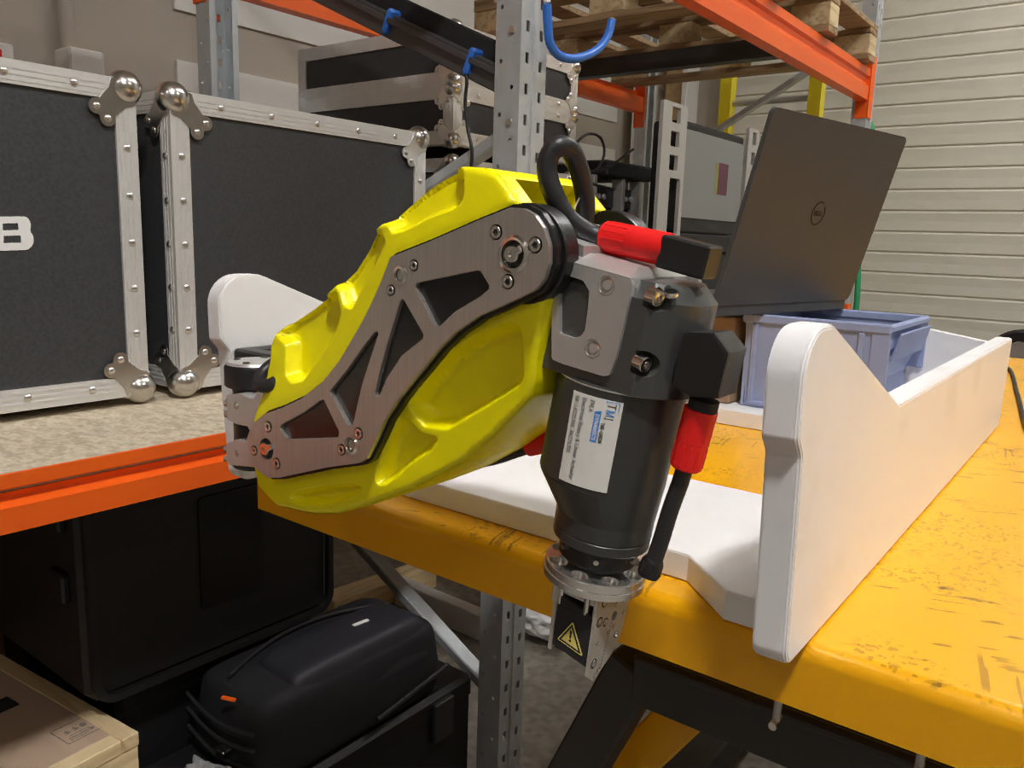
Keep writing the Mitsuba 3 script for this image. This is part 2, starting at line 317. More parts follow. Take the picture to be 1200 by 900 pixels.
for yy in (2.85,): obj('support_bar', box(XB+.05, XF-.05, yy-.03, yy+.03, CZ+.636, CZ+.70, .003), M_DKSTEEL, rack, label='dark steel bar under the pallet')
# blue coated storage hook hung on the near upright
h0 = [at(a, b, 'X', -.965) for a, b in ((640, -60), (641, 5), (642, 30), (645, 52), (657, 66), (678, 68), (700, 58), (712, 42), (717, 24))]
t = thing('storage_hook', 'blue coated steel hook hanging on the near rack upright', 'hook')
obj('coated_bend', tube(np.array(h0[1:]), .0088, 16), M_BLUE, t)
obj('shank', tube(np.array([h0[0]+[0, 0, .05], h0[0], h0[1]+[0, 0, .003]]), .0068, 12), M_WHITEP, t, label='bare metal shank')
obj('tip', cyl(h0[-1], h0[-1]+.003*norm(h0[-1]-h0[-2]), .0075, 14), M_CARD, t)
# grey bar strapped under the upper beam
bar0, bar1 = at(382, -8, 'Y', 1.347), at(600, 99, 'Y', 1.347)
t = thing('grey_bar', 'long dark grey bar strapped sloping to the rack with blue ties', 'bar')
bd = norm(bar0-bar1)
obj('profile', cat(beam(bar1, bar0+bd*.5, .05, .060, (0, 1, 0), .003), beam(bar1+W(0, -.029, .012-CZ), bar0+bd*.5+W(0, -.029, .012-CZ), .012, .026, (0, 1, 0), .002)), M_EXTR, t)
obj('black_backing', beam(bar1+[0, .0, .041], bar0+bd*.5+[0, 0, .041], .05, .020, (0, 1, 0), .003), M_MATTE, t)
for q in (.085, .345): obj('strap', beam(bar1+bd*q+[0, 0, .008], bar1+bd*(q+.016)+[0, 0, .008], .056, .086, (0, 1, 0), .006), M_BLUE, t, label='blue tie')
c0 = [at(a, b, 'Y', 1.312) for a, b in ((543, 78), (547, 95), (545, 120), (548, 150), (553, 176), (552, 200))]
obj('cable', tube(np.array(c0), .0035, 10), M_RUBBER, t)
# ================================================================== pallets on the upper level
def pallet(y0, y1, label, zb=CZ+.742):
    t = thing('wooden_pallet', label, 'pallet', None); x0, x1 = -2.15, -.97
    n = 0
    for yy in np.linspace(y0, y1-.10, 3):
        obj('bottom_board', box(x0, x1, yy, yy+.10, zb, zb+.022, .002), M_WX, t, False)
        obj('stringer_board', box(x0, x1, yy, yy+.10, zb+.10, zb+.122, .002), M_WX, t, False)
        for xx in (x0, (x0+x1)/2-.07, x1-.14): obj('block', box(xx, xx+.14, yy+.002, yy+.098, zb+.0225, zb+.0995, .003), M_WBLK, t, False)
    for xx in np.linspace(x0, x1-.10, 7): obj('top_board', box(xx, xx+.10, y0, y1, zb+.1225, zb+.144, .002), M_WX, t, False)
pallet(2.50, 3.62, 'weathered wooden pallet on the upper rack level above the blue hook')
# ================================================================== flight cases
def riv(parent, pts, n, r=.0055, m=M_RIVET):
    """dome rivets, one part each"""
    x, y, z = frame(n)
    base = lathe([(0, 0), (r, 0), (r*.98, r*.18), (r*.7, r*.42), (r*.3, r*.52), (0, r*.54)], [0, 0, 0], [0, 0, 1], 12)
    for p in pts: obj('rivet', place(base, p, x, y, z), m, parent)
def corner_mesh(s=1., flip=(1, 1, 1)):
    """ball corner at the origin of an octant: plates lie on the three faces, box occupies +++ octant (then flipped)"""
    ms = [trimesh.creation.icosphere(3, .026*s)]; ms[0].apply_translation(np.array([.010, .010, .010])*s)
    L = Polygon([(0, 0), (.036*s, 0), (.040*s, .014*s), (.062*s, .040*s), (.040*s, .062*s), (.014*s, .040*s), (0, .036*s)])
    L = L.union(Point(.060*s, .044*s).buffer(.0115*s)).union(Point(.044*s, .060*s).buffer(.0115*s)).union(Point(.04*s, .04*s).buffer(.012*s))
    L = L.buffer(.004*s).buffer(-.008*s).buffer(.004*s)
    pl = extr(L, .0022)
    ms.append(place(pl, [0, 0, -.0042], [1, 0, 0], [0, 1, 0], [0, 0, 1]))
    ms.append(place(pl, [0, -.0042, 0], [0, 0, 1], [1, 0, 0], [0, 1, 0]))
    ms.append(place(pl, [-.0042, 0, 0], [0, 1, 0], [0, 0, 1], [1, 0, 0]))
    m = cat(ms); m.apply_scale(list(flip))
    if np.prod(flip) < 0: m.invert()
    return m
def flight_case(name, label, org, yaw, Ly, Dx, H, cs=1., split=None, letter=None, rails=.031, dens=.11, group=None, faces='+x'):
    """front face +X; org = lower front corner at small Y; local axes: y along front, -x depth"""
    t = thing(name, label, 'flight case', group)
    ca, sa = math.cos(yaw), math.sin(yaw); X, Y, Z = np.array([ca, sa, 0]), np.array([-sa, ca, 0]), np.array([0, 0, 1.])
    A = np.eye(4); A[:3, 0], A[:3, 1], A[:3, 2], A[:3, 3] = X, Y, Z, org
    def put(m): m = tm(m).copy(); m.apply_transform(A); return m
    obj('panel', put(box(-Dx+.003, -.003, .003, Ly-.003, .003, H-.003)), M_LAM, t, False)
    r = rails
    def L(a, b, n1, n2):     # rail along edge a-b, flanges along directions n1, n2 (pointing inward over the faces)
        a, b = np.array(a, float), np.array(b, float); n1, n2 = np.array(n1, float), np.array(n2, float); d = norm(b-a)
        P = Polygon([(-.0015, -.0015), (r, -.0015), (r, .0008), (r*.82, .0008), (r*.82, .0), (r*.78, 0), (r*.78, .0008), (.002, .0008), (.002, .002), (.0008, .002), (.0008, r), (-.0015, r)])
        P = Polygon([(-.0015, -.0015), (r, -.0015), (r, .0031), (.0031, .0031), (.0031, r), (-.0015, r)])
        rib = [Polygon([(q, -.0024), (q+.003, -.0024), (q+.003, -.001), (q, -.001)]) for q in (r*.25, r*.5, r*.75)]
        P = shapely.union_all([P]+rib+[Polygon([(y_, x_) for x_, y_ in p.exterior.coords]) for p in rib])
        m = extr(P, np.linalg.norm(b-a)-.0); m = place(m, a, n1, n2, d)
        if np.cross(n1, n2) @ d < 0: m.invert()
        obj('edge_rail', put(m), M_ALU, t, False)
    zs = [(0, H)] if not split else [(0, split), (split, H)]
    for za, zb in zs:
        for y, sy in ((0, 1), (Ly, -1)):
            for x, sx in ((0, -1), (-Dx, 1)):
                L((x, y, za), (x, y, zb), (sx, 0, 0), (0, sy, 0))
        for z, sz in ((za, 1), (zb, -1)):
            for x, sx in ((0, -1), (-Dx, 1)): L((x, 0, z), (x, Ly, z), (sx, 0, 0), (0, 0, sz))
            for y, sy in ((0, 1), (Ly, -1)): L((0, y, z), (-Dx, y, z), (0, sy, 0), (0, 0, sz))
            for y, sy in ((0, 1), (Ly, -1)):
                m = corner_mesh(cs, (-1, sy, sz)); m.apply_translation([0, y, z])
                k = obj('ball_corner', put(m), M_BALL, t)
                c = np.array([0, y, z]); q = .060*cs; s = .044*cs
                riv(k, [(A @ np.append(c+[.0043, sy*a, sz*b], 1))[:3] for a, b in ((q, s), (s, q))], X)
                if sy > 0: riv(k, [(A @ np.append(c+[-a, -.0043, sz*b], 1))[:3] for a, b in ((q, s), (s, q))], -Y)
    n = max(2, int(round(Ly/dens)))
    for y in np.linspace(.09, Ly-.09, n):
        for za, zb in zs:
            riv(t, [(A @ np.array([.0026, y, z, 1]))[:3] for z in (za+r*.55, zb-r*.5)], X)
    for za, zb in zs:
        nn = max(0, int(round((zb-za)/.085))-1)
        for z in np.linspace(za+.10, zb-.10, nn) if nn else []:
            riv(t, [(A @ np.array([.0026, y, z, 1]))[:3] for y in (r*.5, Ly-r*.5)], X)
            riv(t, [(A @ np.array([-r*.5, -.0026, z, 1]))[:3]], -Y)
    if letter:
        P_ = lambda L_: Polygon([tuple(at(a, b, 'X', org[0])[[1, 2]]) for a, b in L_])
        m = rounded(P_([(-8, 254), (33, 253.5), (37, 262), (36, 271), (40, 277), (40, 286), (34, 293), (-8, 294)]), .008).union(P_([(-8, 254), (10, 254), (10, 294), (-8, 294)]))
        for q in ([(5, 263), (21, 262.5), (21.5, 268.5), (5, 269)], [(6, 277.5), (24, 277), (24.5, 283.5), (6, 284)]): m = m.difference(P_(q).buffer(.0012))
        obj('lettering', yz(m, org[0]-.0035, org[0]-.0018), M_WHITEINK, t, False, label='white letter')
    return t
g = .012
flight_case('flight_case', 'black flight case with letter B on its front, leftmost on the shelf', [-1.262, -.062, ZD+.017], 0, .735, .60, .486, 1., letter=True)
flight_case('flight_case', 'plain black flight case second from the left, behind the white end plate', [-1.256, .728, ZD+.017], 0, .582, .60, .482, 1.)
flight_case('flight_case', 'black flight case under the lidded one, behind the near upright', [-1.347, 1.50, ZD+.015], 0, .525, .575, .455, .8)
flight_case('flight_case', 'lidded black flight case on top of another behind the near upright', [-1.347, 1.50, ZD+.505], 0, .525, .575, .270, .8, split=.135)
# ================================================================== lift table
AP = .042
lt = thing('lift_table', 'yellow scissor lift table with scuffed top and black legs', 'lift table')
TX0, TX1, TY0, TY1 = -.667, .95, .467, 2.15
n = 8; R = .011
prof = [(TY0-.004, ZT-AP), (TY0-.004, ZT-R)]+[(TY0-.004+R-R*math.cos(a), ZT-R+R*math.sin(a)) for a in np.linspace(.15, math.pi/2, n)] + [(TY1, ZT), (TY1, ZT-AP), (TY1-.006, ZT-AP), (TY1-.006, ZT-.008), (TY0+.010, ZT-.008), (TY0+.002, ZT-AP)]
obj('platform', cat(yz(prof, TX0, TX1), box(TX0, TX0+.006, TY0+.003, TY1-.003, ZT-AP, ZT-.004), box(TX1-.006, TX1, TY0+.003, TY1-.003, ZT-AP, ZT-.004)), M_TABLE, lt, 40)
q0, q1 = at(752, 771, 'Y', .65), at(1070, 897, 'Y', .65)
obj('cross_beam', box(q0[0]-.01, .80, .65, .70, q0[2]-.052, q0[2], .003), M_DKSTEEL, lt)
obj('rod', cyl([q0[0]+.005, .64, q0[2]+.004], [.80, .64, q0[2]+.004], .006, 12), M_DKSTEEL, lt)
s0, s1 = at(742, 790, 'Y', .675), at(676, 905, 'Y', .675); sd = norm(s1-s0)
obj('leg', beam(s0-sd*.02, s0+sd*((s0[2]-.14)/-sd[2]), .05, .045, (0, 1, 0), .003), M_DKSTEEL, lt)
s0, s1 = at(842, 796, 'Y', .80), at(735, 900, 'Y', .80); sd = norm(s1-s0)
obj('leg', beam(s0-sd*.10, s0+sd*((s0[2]-.14)/-sd[2]), .05, .05, (0, 1, 0), .003), M_TABLE, lt, label='yellow scissor leg')
for xx in (.55, -.62):
    obj('leg', beam([xx, 1.75, ZT-.09], [-xx, 1.75, .12], .05, .05, (0, 1, 0), .003), M_DKSTEEL, lt)
for a, b in ((916, 838), (1085, 893)):
    c = at(a, b, 'Y', .61); obj('stay', cyl([c[0], .61, ZT-.008], [c[0]-.004, .61, c[2]-.008], .0032, 10), M_GALV, lt)
    obj('stay_pin', cyl([c[0]-.004, .602, c[2]-.008], [c[0]-.004, .618, c[2]-.008], .0035, 10), M_CHROME, lt)
obj('base_frame', cat(box(-.70, .9, .52, .60, .05, .13, .004), box(-.70, .9, 2.0, 2.08, .05, .13, .004), box(-.70, -.62, .6, 2.0, .05, .13, .004), box(.82, .9, .6, 2.0, .05, .13, .004)), M_DKSTEEL, lt)
for xx in (-.66, .86):
    for yy in (.56, 2.04): obj('wheel', cyl([xx-.02, yy, .052], [xx+.02, yy, .052], .052, 24, .006), M_RUBBER, lt)
# ================================================================== white plastic tray
tray = thing('plastic_tray', 'white plastic tray with tall rounded end plates on the yellow table', 'tray')
def side(x0, x1, name):
    zt = CZ-.0395
    P = fillet([(.423, ZT+.001, .012), (1.262, ZT+.001, .002), (1.276, CZ-.110, .004), (.630, CZ-.109, .006), (.450, zt, .012), (.406, zt, .027), (.407, CZ-.097, .006), (.4155, CZ-.107, .006)])
    if P.geom_type != 'Polygon': P = max(P.geoms, key=lambda g_: g_.area)
    return obj(name, yz(P, x0, x1, .0035), M_HDPE, tray, 35)
side(-.147, -.127, 'side_plate'); side(-.655, -.635, 'side_plate')
zb = CZ-.211
fr = [(-.6345, .460), (-.604, .460), (-.561, .498), (-.222, .498), (-.179, .460), (-.1475, .460), (-.1475, .670), (-.6345, .670)]
obj('base_plate', place(extr(fr, .0195, .0018), [0, 0, ZT+.0005], [1, 0, 0], [0, 1, 0], [0, 0, 1]), M_HDPE, tray, 35)
obj('base_plate', place(extr([(-.6345, .994), (-.1475, .994), (-.1475, 1.252), (-.6345, 1.252)], .0195, .002), [0, 0, ZT+.0005], [1, 0, 0], [0, 1, 0], [0, 0, 1]), M_HDPE, tray, 35)
obj('back_plate', xz([(-.6345, ZT+.001), (-.1475, ZT+.001), (-.1475, CZ-.118), (-.23, CZ-.106), (-.6345, CZ-.106)], 1.2535, 1.2725, .002), M_HDPE, tray, 35)
# ================================================================== blue bin, box, laptop
bx0, bx1, by0, by1, bz0, bz1 = -.408, -.229, 1.040, 1.250, CZ-.211+.0005, CZ-.087
t = thing('storage_bin', 'blue grey plastic storage bin in the tray below the laptop', 'bin')
tk = .003
def wall4(x0, x1, y0, y1, z0, z1, tp):
    return [xz([(x0+tp, z0), (x1-tp, z0), (x1, z1), (x0, z1)], y0+0, y0+tk), xz([(x0+tp, z0), (x1-tp, z0), (x1, z1), (x0, z1)], y1-tk, y1),
            yz([(y0, z0), (y1, z0), (y1, z1), (y0, z1)], x0, x0+tk)]
P1 = Polygon([(bx0+.008, bz0), (bx1-.014, bz0), (bx1-.022, bz0+.045), (bx1, bz1-.03), (bx1, bz1), (bx0, bz1)])
rim = [box(bx0-.003, bx1+.002, by0-.004, by0+.006, bz1-.012, bz1, .002), box(bx0-.003, bx1+.002, by1-.006, by1+.002, bz1-.012, bz1, .002),
       box(bx0-.004, bx0+.006, by0, by1, bz1-.012, bz1, .002), box(bx1-.006, bx1+.004, by0, by1, bz1-.010, bz1-.001, .002)]
right = xz([(bx1-.014, bz0), (bx1-.022, bz0+.045), (bx1, bz1-.03), (bx1, bz1-.001), (bx1-tk, bz1-.001), (bx1-tk, bz1-.029), (bx1-.025, bz0+.045), (bx1-.017, bz0)], by0, by1)
obj('body', cat(xz(P1, by0, by0+tk), xz(P1, by1-tk, by1), yz([(by0, bz0), (by1, bz0), (by1, bz1), (by0, bz1)], bx0+.002, bx0+.006), right, box(bx0+.006, bx1-.016, by0, by1, bz0, bz0+tk)), M_BIN, t, False)
obj('rim', cat(rim), M_BIN, t)
for xx in (-.393, -.345, -.303, -.260): obj('rib', box(xx-.004, xx+.004, by0-.004, by0+.001, bz0+.004, bz1-.012, .0015), M_BIN, t)
for zz in (bz0+.003, ): obj('rib', box(bx0+.012, bx1-.018, by0-.004, by0+.001, zz, zz+.006, .0015), M_BIN, t)
obj('front_plate', place(box(.02, by1-by0-.02, .006, .042, 0, .003, .001), [bx1-.003, by0, bz1-.052], [0, 1, 0], norm([.25, 0, 1]), norm([1, 0, -.25])), M_BIN, t)
obj('rib', box(bx1-.02, bx1+.0015, by0-.002, by0+.004, bz0+.05, bz1-.008, .001), M_BIN, t); obj('rib', box(bx1-.02, bx1+.0015, by1-.004, by1+.002, bz0+.05, bz1-.008, .001), M_BIN, t)
obj('lining', cat(box(bx0+.02, bx1-.03, by0+.02, by1-.02, bz1-.035, bz1-.02, .004)), M_FILM, t, label='crumpled clear film inside')
single('cardboard_box', box(-.625, -.418, 1.03, 1.248, CZ-.211+.001, CZ-.0935, .002), M_CARD, 'brown cardboard box in the tray left of the blue bin, under the laptop', 'box', smooth=False)
t = thing('laptop', 'dark grey open laptop seen from behind on the blue bin', 'laptop')
B0 = W(-.403, .924, -.073); yw, ln, LW, LH = .207, .26, .328, .233
wd = np.array([math.sin(yw), math.cos(yw), 0]); nn_ = np.array([math.cos(yw), -math.sin(yw), 0]); hd = np.array([0, 0, 1.])*math.cos(ln)+nn_*math.sin(ln); nrm = np.cross(wd, hd); nrm = nrm*np.sign(nrm @ nn_)
lidp = rounded(Polygon([(0, 0), (LW, 0), (LW, LH), (0, LH)]), .008)
obj('lid', place(extr(lidp, .006, .0015), B0-nrm*.006, wd, hd, nrm) if np.cross(wd, hd)@nrm > 0 else place(extr(lidp, .006, .0015), B0-nrm*.0, wd, hd, -nrm), M_LAPTOP, t)
lc = B0+wd*LW*.5+hd*LH*.52+nrm*.0002
ring = LineString([(.0145*math.cos(a), .0145*math.sin(a)) for a in np.linspace(math.radians(70), math.radians(395), 60)]).buffer(.0011)
lw_ = text('DELL', .0062, .0004); lw_.apply_translation([-lw_.bounds[1][0]/2, -.003, 0])
obj('logo', place(cat(extr(ring, .0004), lw_), lc, wd, hd, nrm), M_LOGO, t, False, label='dark ring shaped logo')
obj('screen', place(extr([(.006, .012), (LW-.006, .012), (LW-.006, LH-.006), (.006, LH-.006)], .0006), B0-nrm*.0062, wd, hd, -nrm if False else nrm), M_GLOSSBLK, t, False)
bb = B0-nn_*.002
obj('base', place(extr(rounded(Polygon([(0, 0), (LW, 0), (LW, .225), (0, .225)]), .008), .014, .002), bb+[0, 0, -.013], wd, -nn_, [0, 0, 1]) if np.cross(wd, -nn_)[2] > 0 else place(extr(rounded(Polygon([(0, 0), (LW, 0), (LW, .225), (0, .225)]), .008), .014, .002), bb+[0, 0, .001], wd, -nn_, [0, 0, -1]), M_LAPTOP, t)
#PART2
# ================================================================== robot arm
YL = .3767                      # front of the near link plate
YM = YL+.0635                  # middle plane of the arm
YA = YL+.0575                  # plane of the wrist actuator's axis
robot = thing('robot_arm', 'yellow robot arm with steel link plates, grey wrist actuator and gripper, bent over the tray', 'robot arm')
PL = [(457,301),(500,284),(560,258),(597,243),(613,244),(627,252),(637,267),(643,288),(643,309),(637,328),(627,340),(611,348),(587,359),(560,371),(533,390),(513,410),(497,430),(482,448),(467,467),(450,493),(440,516),(429,538),(420,543),(383,548),(327,560),(313,560),(300,550),(292,533),(289,513),(295,497),(310,485),(330,478),(353,467),(377,448),(397,423),(413,396),(425,375),(435,355),(448,325)]
plate = Polygon(pxz(PL, YL)).buffer(0)
plate = rounded(plate, .003)
CUTS = [[(488,332),(495,330),(558,317),(563,318),(573,335),(572,339),(563,347),(533,365),(514,383),(509,382),(487,337)],
        [(469,353),(472,350),(496,392),(495,397),(470,417),(453,443),(444,464),(440,465),(439,460),(452,408)],
        [(438,390),(442,388),(443,391),(424,450),(413,498),(408,499),(388,462),(387,458),(407,433),(423,410)],
        [(374,470),(379,468),(397,506),(396,513),(340,515),(335,514),(328,502),(329,498),(355,484)]]
cuts = [rounded(Polygon(pxz(c, YL)), .0012) for c in CUTS]
J = at(602, 298, 'Y', YL); L = at(312, 525, 'Y', YL)
def hole(px, py, r): c = at(px, py, 'Y', YL); return Point(c[0], c[2]).buffer(r, quad_segs=8)
SCREWS = ((581,272,.0038),(627,287,.0040),(595,330,.0038),(485,311,.0031),(458,340,.0030),(420,508,.0036),(400,527,.0035),(314,500,.0038),(324,543,.0038),(298,528,.0032))
HOLES = [hole(a, b, r+.0007) for a, b, r in SCREWS]+[hole(469,322,.0056), hole(412,522,.0062), hole(602,298,.0098), hole(312,526,.0085)]
def mir(m): m = tm(m).copy(); m.vertices[:, 1] = 2*YM-m.vertices[:, 1]; m.invert(); return m
pl = xz(plate, YL, YL+.0045, .0008, cuts+HOLES)
lp = obj('link_plate', pl, M_STEEL, robot, 25)
g1 = xz(plate.buffer(.0022, quad_segs=6), YL+.0047, YL+.0105, .0008); gk = obj('gasket', g1, M_GASKET, robot, 25)
lp2 = obj('link_plate', mir(pl), M_STEEL, robot, 25); obj('gasket', mir(g1), M_GASKET, robot, 25)
win = [xz(c.buffer(.002), YL+.0034, YL+.0046) for c in cuts]
for w_ in win: obj('window_panel', w_, M_GLOSSBLK, lp, False)
jd = cyl([J[0], YL+.0106, J[2]], [J[0], YL+.024, J[2]], .0298, 64, .0008)
obj('joint_disc', jd, M_GASKET, robot, 30); obj('joint_disc', mir(jd), M_GASKET, robot, 30)
def yscrew(par, px, py, r, y=YL, m=M_CHROME, hexr=.45):
    c = at(px, py, 'Y', y); n = [0, -1, 0]
    pr = [(r*hexr, -.0002), (r*hexr, .0004), (r*.55, .0010), (r*.9, .0010), (r, .0005), (r, -.0022), (0, -.0022)]
    pr = [(0, -.0016), (r*hexr, -.0016), (r*hexr, .0004), (r*.60, .0009), (r*.9, .0009), (r, .0004), (r, -.0022), (0, -.0022)]
    k = obj('screw', lathe(pr[::-1], c, n, 24), m, par, 30)
    obj('socket', cyl(c+[0, .0013, 0], c+[0, .0006, 0], r*hexr*.98, 6), M_DKSTEEL, k, False)
def bush(par, px, py, ro, ri, name='bushing'):
    c = at(px, py, 'Y', YL)
    return obj(name, lathe([(ri, .0), (ri, .0012), (ro*.85, .0014), (ro, .0005), (ro, -.003), (ri, -.003)][::-1]+[(ro, .0005) if False else (ri, .0)], c, [0, -1, 0], 36), M_CHROME, par)
for a, b, r in SCREWS: yscrew(lp, a, b, r)
bush(lp, 469, 322, .0062, .0040); bush(lp, 412, 522, .0070, .0048); bush(lp, 602, 298, .0112, .0082)
for a, b, r in ((469,322,.0046),(412,522,.0054)):
    c = at(a, b, 'Y', YL); obj('pin', cyl(c+[0, .0042, 0], c+[.0004, .0015, 0], r, 6), M_CHROME, lp, False)
for (a, b, tx) in ((602,298,.006),(312,526,.009)):
    c = at(a, b, 'Y', YL)
    obj('recess', cyl(c+[0, .0044, 0], c+[0, .0030, 0], .0105, 32), M_DKSTEEL, lp)
    obj('shaft_bolt', cat(lathe([(0, 0), (.0018, 0), (.0018, .0015), (.0046, .0015), (.0052, .0006), (.0052, -.0045), (0, -.0045)][::-1], c+[-.001, -.0005, 0], [0, -1, 0], 24), beam(c+[-.001, -.0002, 0], c+[tx, .0, .004], .005, .004, (0, 1, 0), .001)), M_CHROME, lp)
# --- yellow shell: two halves, each a relief over its outline in the XZ plane
YS = YL+.032
SIL = [(557,197),(587,199),(605,206),(618,222),(631,241),(606,262),(570,272),(548,290),(546,308),(562,322),(600,336),(649,327),(666,326),(661,360),(652,399),(647,420),(643,445),(637,462),(623,477),(590,510),(550,542),(503,567),(450,587),(412,597),(383,597),(343,588),(322,566),(318,540),(320,485),(330,452),(333,420),(332,402),(336,391),(348,380),(375,362),(390,350),(405,336),(424,318),(440,293),(461,266),(488,242),(509,224),(530,210)]
sil = Polygon(pxz(SIL, YS)).buffer(0); sil = sil.buffer(-.0015).buffer(.003).buffer(-.0015)
SC = [([(461,266),(440,262),(470,225),(510,196),(546,196),(549,210),(551,226),(550,237),(541,246),(510,257),(480,273),(466,275)], .013),
      ([(400,343),(390,330),(412,300),(438,270),(452,268),(460,284),(448,308),(431,340),(419,363),(408,361)], .012),
      ([(336,405),(322,392),(340,366),(372,346),(397,341),(405,366),(401,386),(381,421),(363,447),(349,449),(340,440)], .012),
      ([(345,581),(352,573),(390,565),(422,563),(436,571),(420,581),(390,592),(355,591)], .010),
      ([(447,557),(463,510),(478,484),(487,488),(501,505),(520,511),(510,528),(490,541),(475,556),(460,567),(449,567)], .011),
      ([(486,473),(501,447),(532,412),(567,390),(603,376),(616,379),(619,390),(617,440),(612,452),(571,478),(528,504),(503,499)], .015)]
scoops = [(rounded(Polygon(pxz(s, YL+.019)), .0025), d) for s, d in SC]
def shell_half():
    st = .0021; x0, z0, x1, z1 = sil.bounds
    bl = sil.exterior.length; nb = int(bl/.0018)
    bp = np.array([sil.exterior.interpolate(i*bl/nb).coords[0] for i in range(nb)])
    gx, gz = np.meshgrid(np.arange(x0, x1, st), np.arange(z0, z1, st)); gx[1::2] += st/2
    gp = np.column_stack([gx.ravel(), gz.ravel()]) + np.random.RandomState(3).uniform(-2e-4, 2e-4, (gx.size, 2))
    pts = shapely.points(gp); ins = shapely.contains(sil, pts) & (shapely.distance(sil.exterior, pts) > .0013); gp = gp[ins]
    extra = []
    for s, d in scoops:
        for off in (.0002, -.0008, -.0026):
            q = s.buffer(off)
            for g_ in getattr(q, 'geoms', [q]):
                e = g_.exterior; n_ = int(e.length/.0018)
                extra += [e.interpolate(i*e.length/n_).coords[0] for i in range(n_)]
    ex = np.array(extra); pe = shapely.points(ex); ex = ex[shapely.contains(sil, pe) & (shapely.distance(sil.exterior, pe) > .0012)]
    V = np.vstack([bp, ex, gp]); tri = Delaunay(V).simplices
    c = V[tri].mean(1); tri = tri[shapely.contains(sil, shapely.points(c))]
    a = V[tri]; ar = (a[:, 1, 0]-a[:, 0, 0])*(a[:, 2, 1]-a[:, 0, 1])-(a[:, 1, 1]-a[:, 0, 1])*(a[:, 2, 0]-a[:, 0, 0])
    tri = tri[np.abs(ar) > 1e-10]; ar = ar[np.abs(ar) > 1e-10]; tri[ar < 0] = tri[ar < 0][:, ::-1]
    P = shapely.points(V); d = shapely.distance(sil.exterior, P); d[:nb] = 0
    R, Y0, Y1 = .0050, YL+.011, YS
    # a sloped outer band (drops away from the plate), then a small rounded rim
    pd = shapely.distance(plate, P)
    dep = np.clip((pd-.008)/.045, 0, 1)*.007
    rim = np.where(d < R, (1-np.sqrt(np.clip(1-(1-np.clip(d/R, 0, 1))**2, 0, 1)))*.0035, 0)
    dep = dep+rim
    for s, dp in scoops:
        q = shapely.distance(s.exterior, P)*shapely.contains(s, P)
        t_ = np.clip(q/.0058, 0, 1); dep = dep + dp*(t_*t_*(3-2*t_))*1.0
    Y = Y0+np.minimum(dep, .016+.016*np.clip(d/.007, 0, 1))
    A = np.column_stack([V[:, 0], Y, V[:, 1]])
    # side wall down to the mid plane
    ring = np.arange(nb); W1 = A[:nb].copy(); W1[:, 1] = YM-.0002
    VV = np.vstack([A, W1]); o = len(A); Fs = [tri]
    nx = np.roll(ring, -1); ccw = sil.exterior.is_ccw
    q1 = np.column_stack([ring, ring+o, nx+o]); q2 = np.column_stack([ring, nx+o, nx])
    if not ccw: q1, q2 = q1[:, ::-1], q2[:, ::-1]
    CAP = np.column_stack([V[:, 0], np.full(len(V), YM-.0002), V[:, 1]]); VV = np.vstack([A, CAP])
    q1 = np.column_stack([ring, ring+o, nx+o]); q2 = np.column_stack([ring, nx+o, nx])
    m = trimesh.Trimesh(VV, np.vstack([tri, q1, q2, tri[:, ::-1]+o]), process=False)
    m.fix_normals()
    cutter = cat(cyl([J[0], YL+.0275, J[2]], [J[0], YM+.01, J[2]], .050, 64))
    r_ = mf(m)
    if r_.is_empty(): return m
    return tm(r_ - mf(cutter))
sh = shell_half()
s1 = obj('shell_half', sh, M_SHELL, robot, 32); s2 = obj('shell_half', mir(sh), M_SHELL, robot, 32)
inner = xz(sil.buffer(-.004).difference(Point(J[0], J[2]).buffer(.052)), YM-.002, YM+.002); obj('shell_web', inner, M_SHELL, robot, False)
for a, b in ((585,395),(461,523)):
    c = at(a, b, 'Y', YL+.031); obj('shell_screw', cyl(c+[0, .008, 0], c+[0, -.004, 0], .0024, 16, .0004), M_CHROME, s1)
# --- actuator: axis tilted in the XZ plane
_a2 = at(768.5, 293.6, 'Y', YA)-at(698.2, 658.2, 'Y', YA); ta = math.atan2(_a2[0], _a2[2])
au, av, aw = np.array([math.cos(ta), 0, -math.sin(ta)]), np.array([0, 1., 0]), np.array([math.sin(ta), 0, math.cos(ta)])
AB = at(698.2, 658.2, 'Y', YA)
def A_(u, v, w): return AB+au*u+av*v+aw*w
def aput(m): return place(m, AB, au, av, aw)
def ring_pts(r, w, u=0, n=64, v=0): a = np.arange(n)*2*np.pi/n; return np.column_stack([u+r*np.cos(a), v+r*np.sin(a), np.full(n, w)])
def hull(*P): return trimesh.convex.convex_hull(np.vstack(P))
body = cat(hull(ring_pts(.0405, .061, -.0075), ring_pts(.0405, .1252, -.0055), ring_pts(.0398, .0585, -.0072), ring_pts(.0316, .037, .0)), hull(ring_pts(.0316, .040), ring_pts(.0316, .027), ring_pts(.0311, .026)))
actu = obj('actuator', aput(body), M_ANOD, robot, 22, label='dark grey anodised wrist actuator')
obj('lower_ring', aput(hull(ring_pts(.0310, .0188), ring_pts(.0314, .0195), ring_pts(.0314, .0252), ring_pts(.0308, .0258))), M_ANOD, actu, 22)
obj('neck', aput(cat(hull(ring_pts(.0245, .0050), ring_pts(.0258, .0065), ring_pts(.0258, .0186)), hull(ring_pts(.0190, .0002), ring_pts(.0190, .005)))), M_GASKET, actu, 22)
for an in (-118, -62, -5, 50):
    n_ = np.array([math.cos(math.radians(an)), math.sin(math.radians(an)), 0]); p = n_*.0253+[0, 0, .0125]
    obj('neck_screw', aput(cat(cyl(p, p+n_*.0022, .0017, 12), cyl(p+n_*.0005, p+n_*.0026, .001, 6))), M_CHROME, actu)
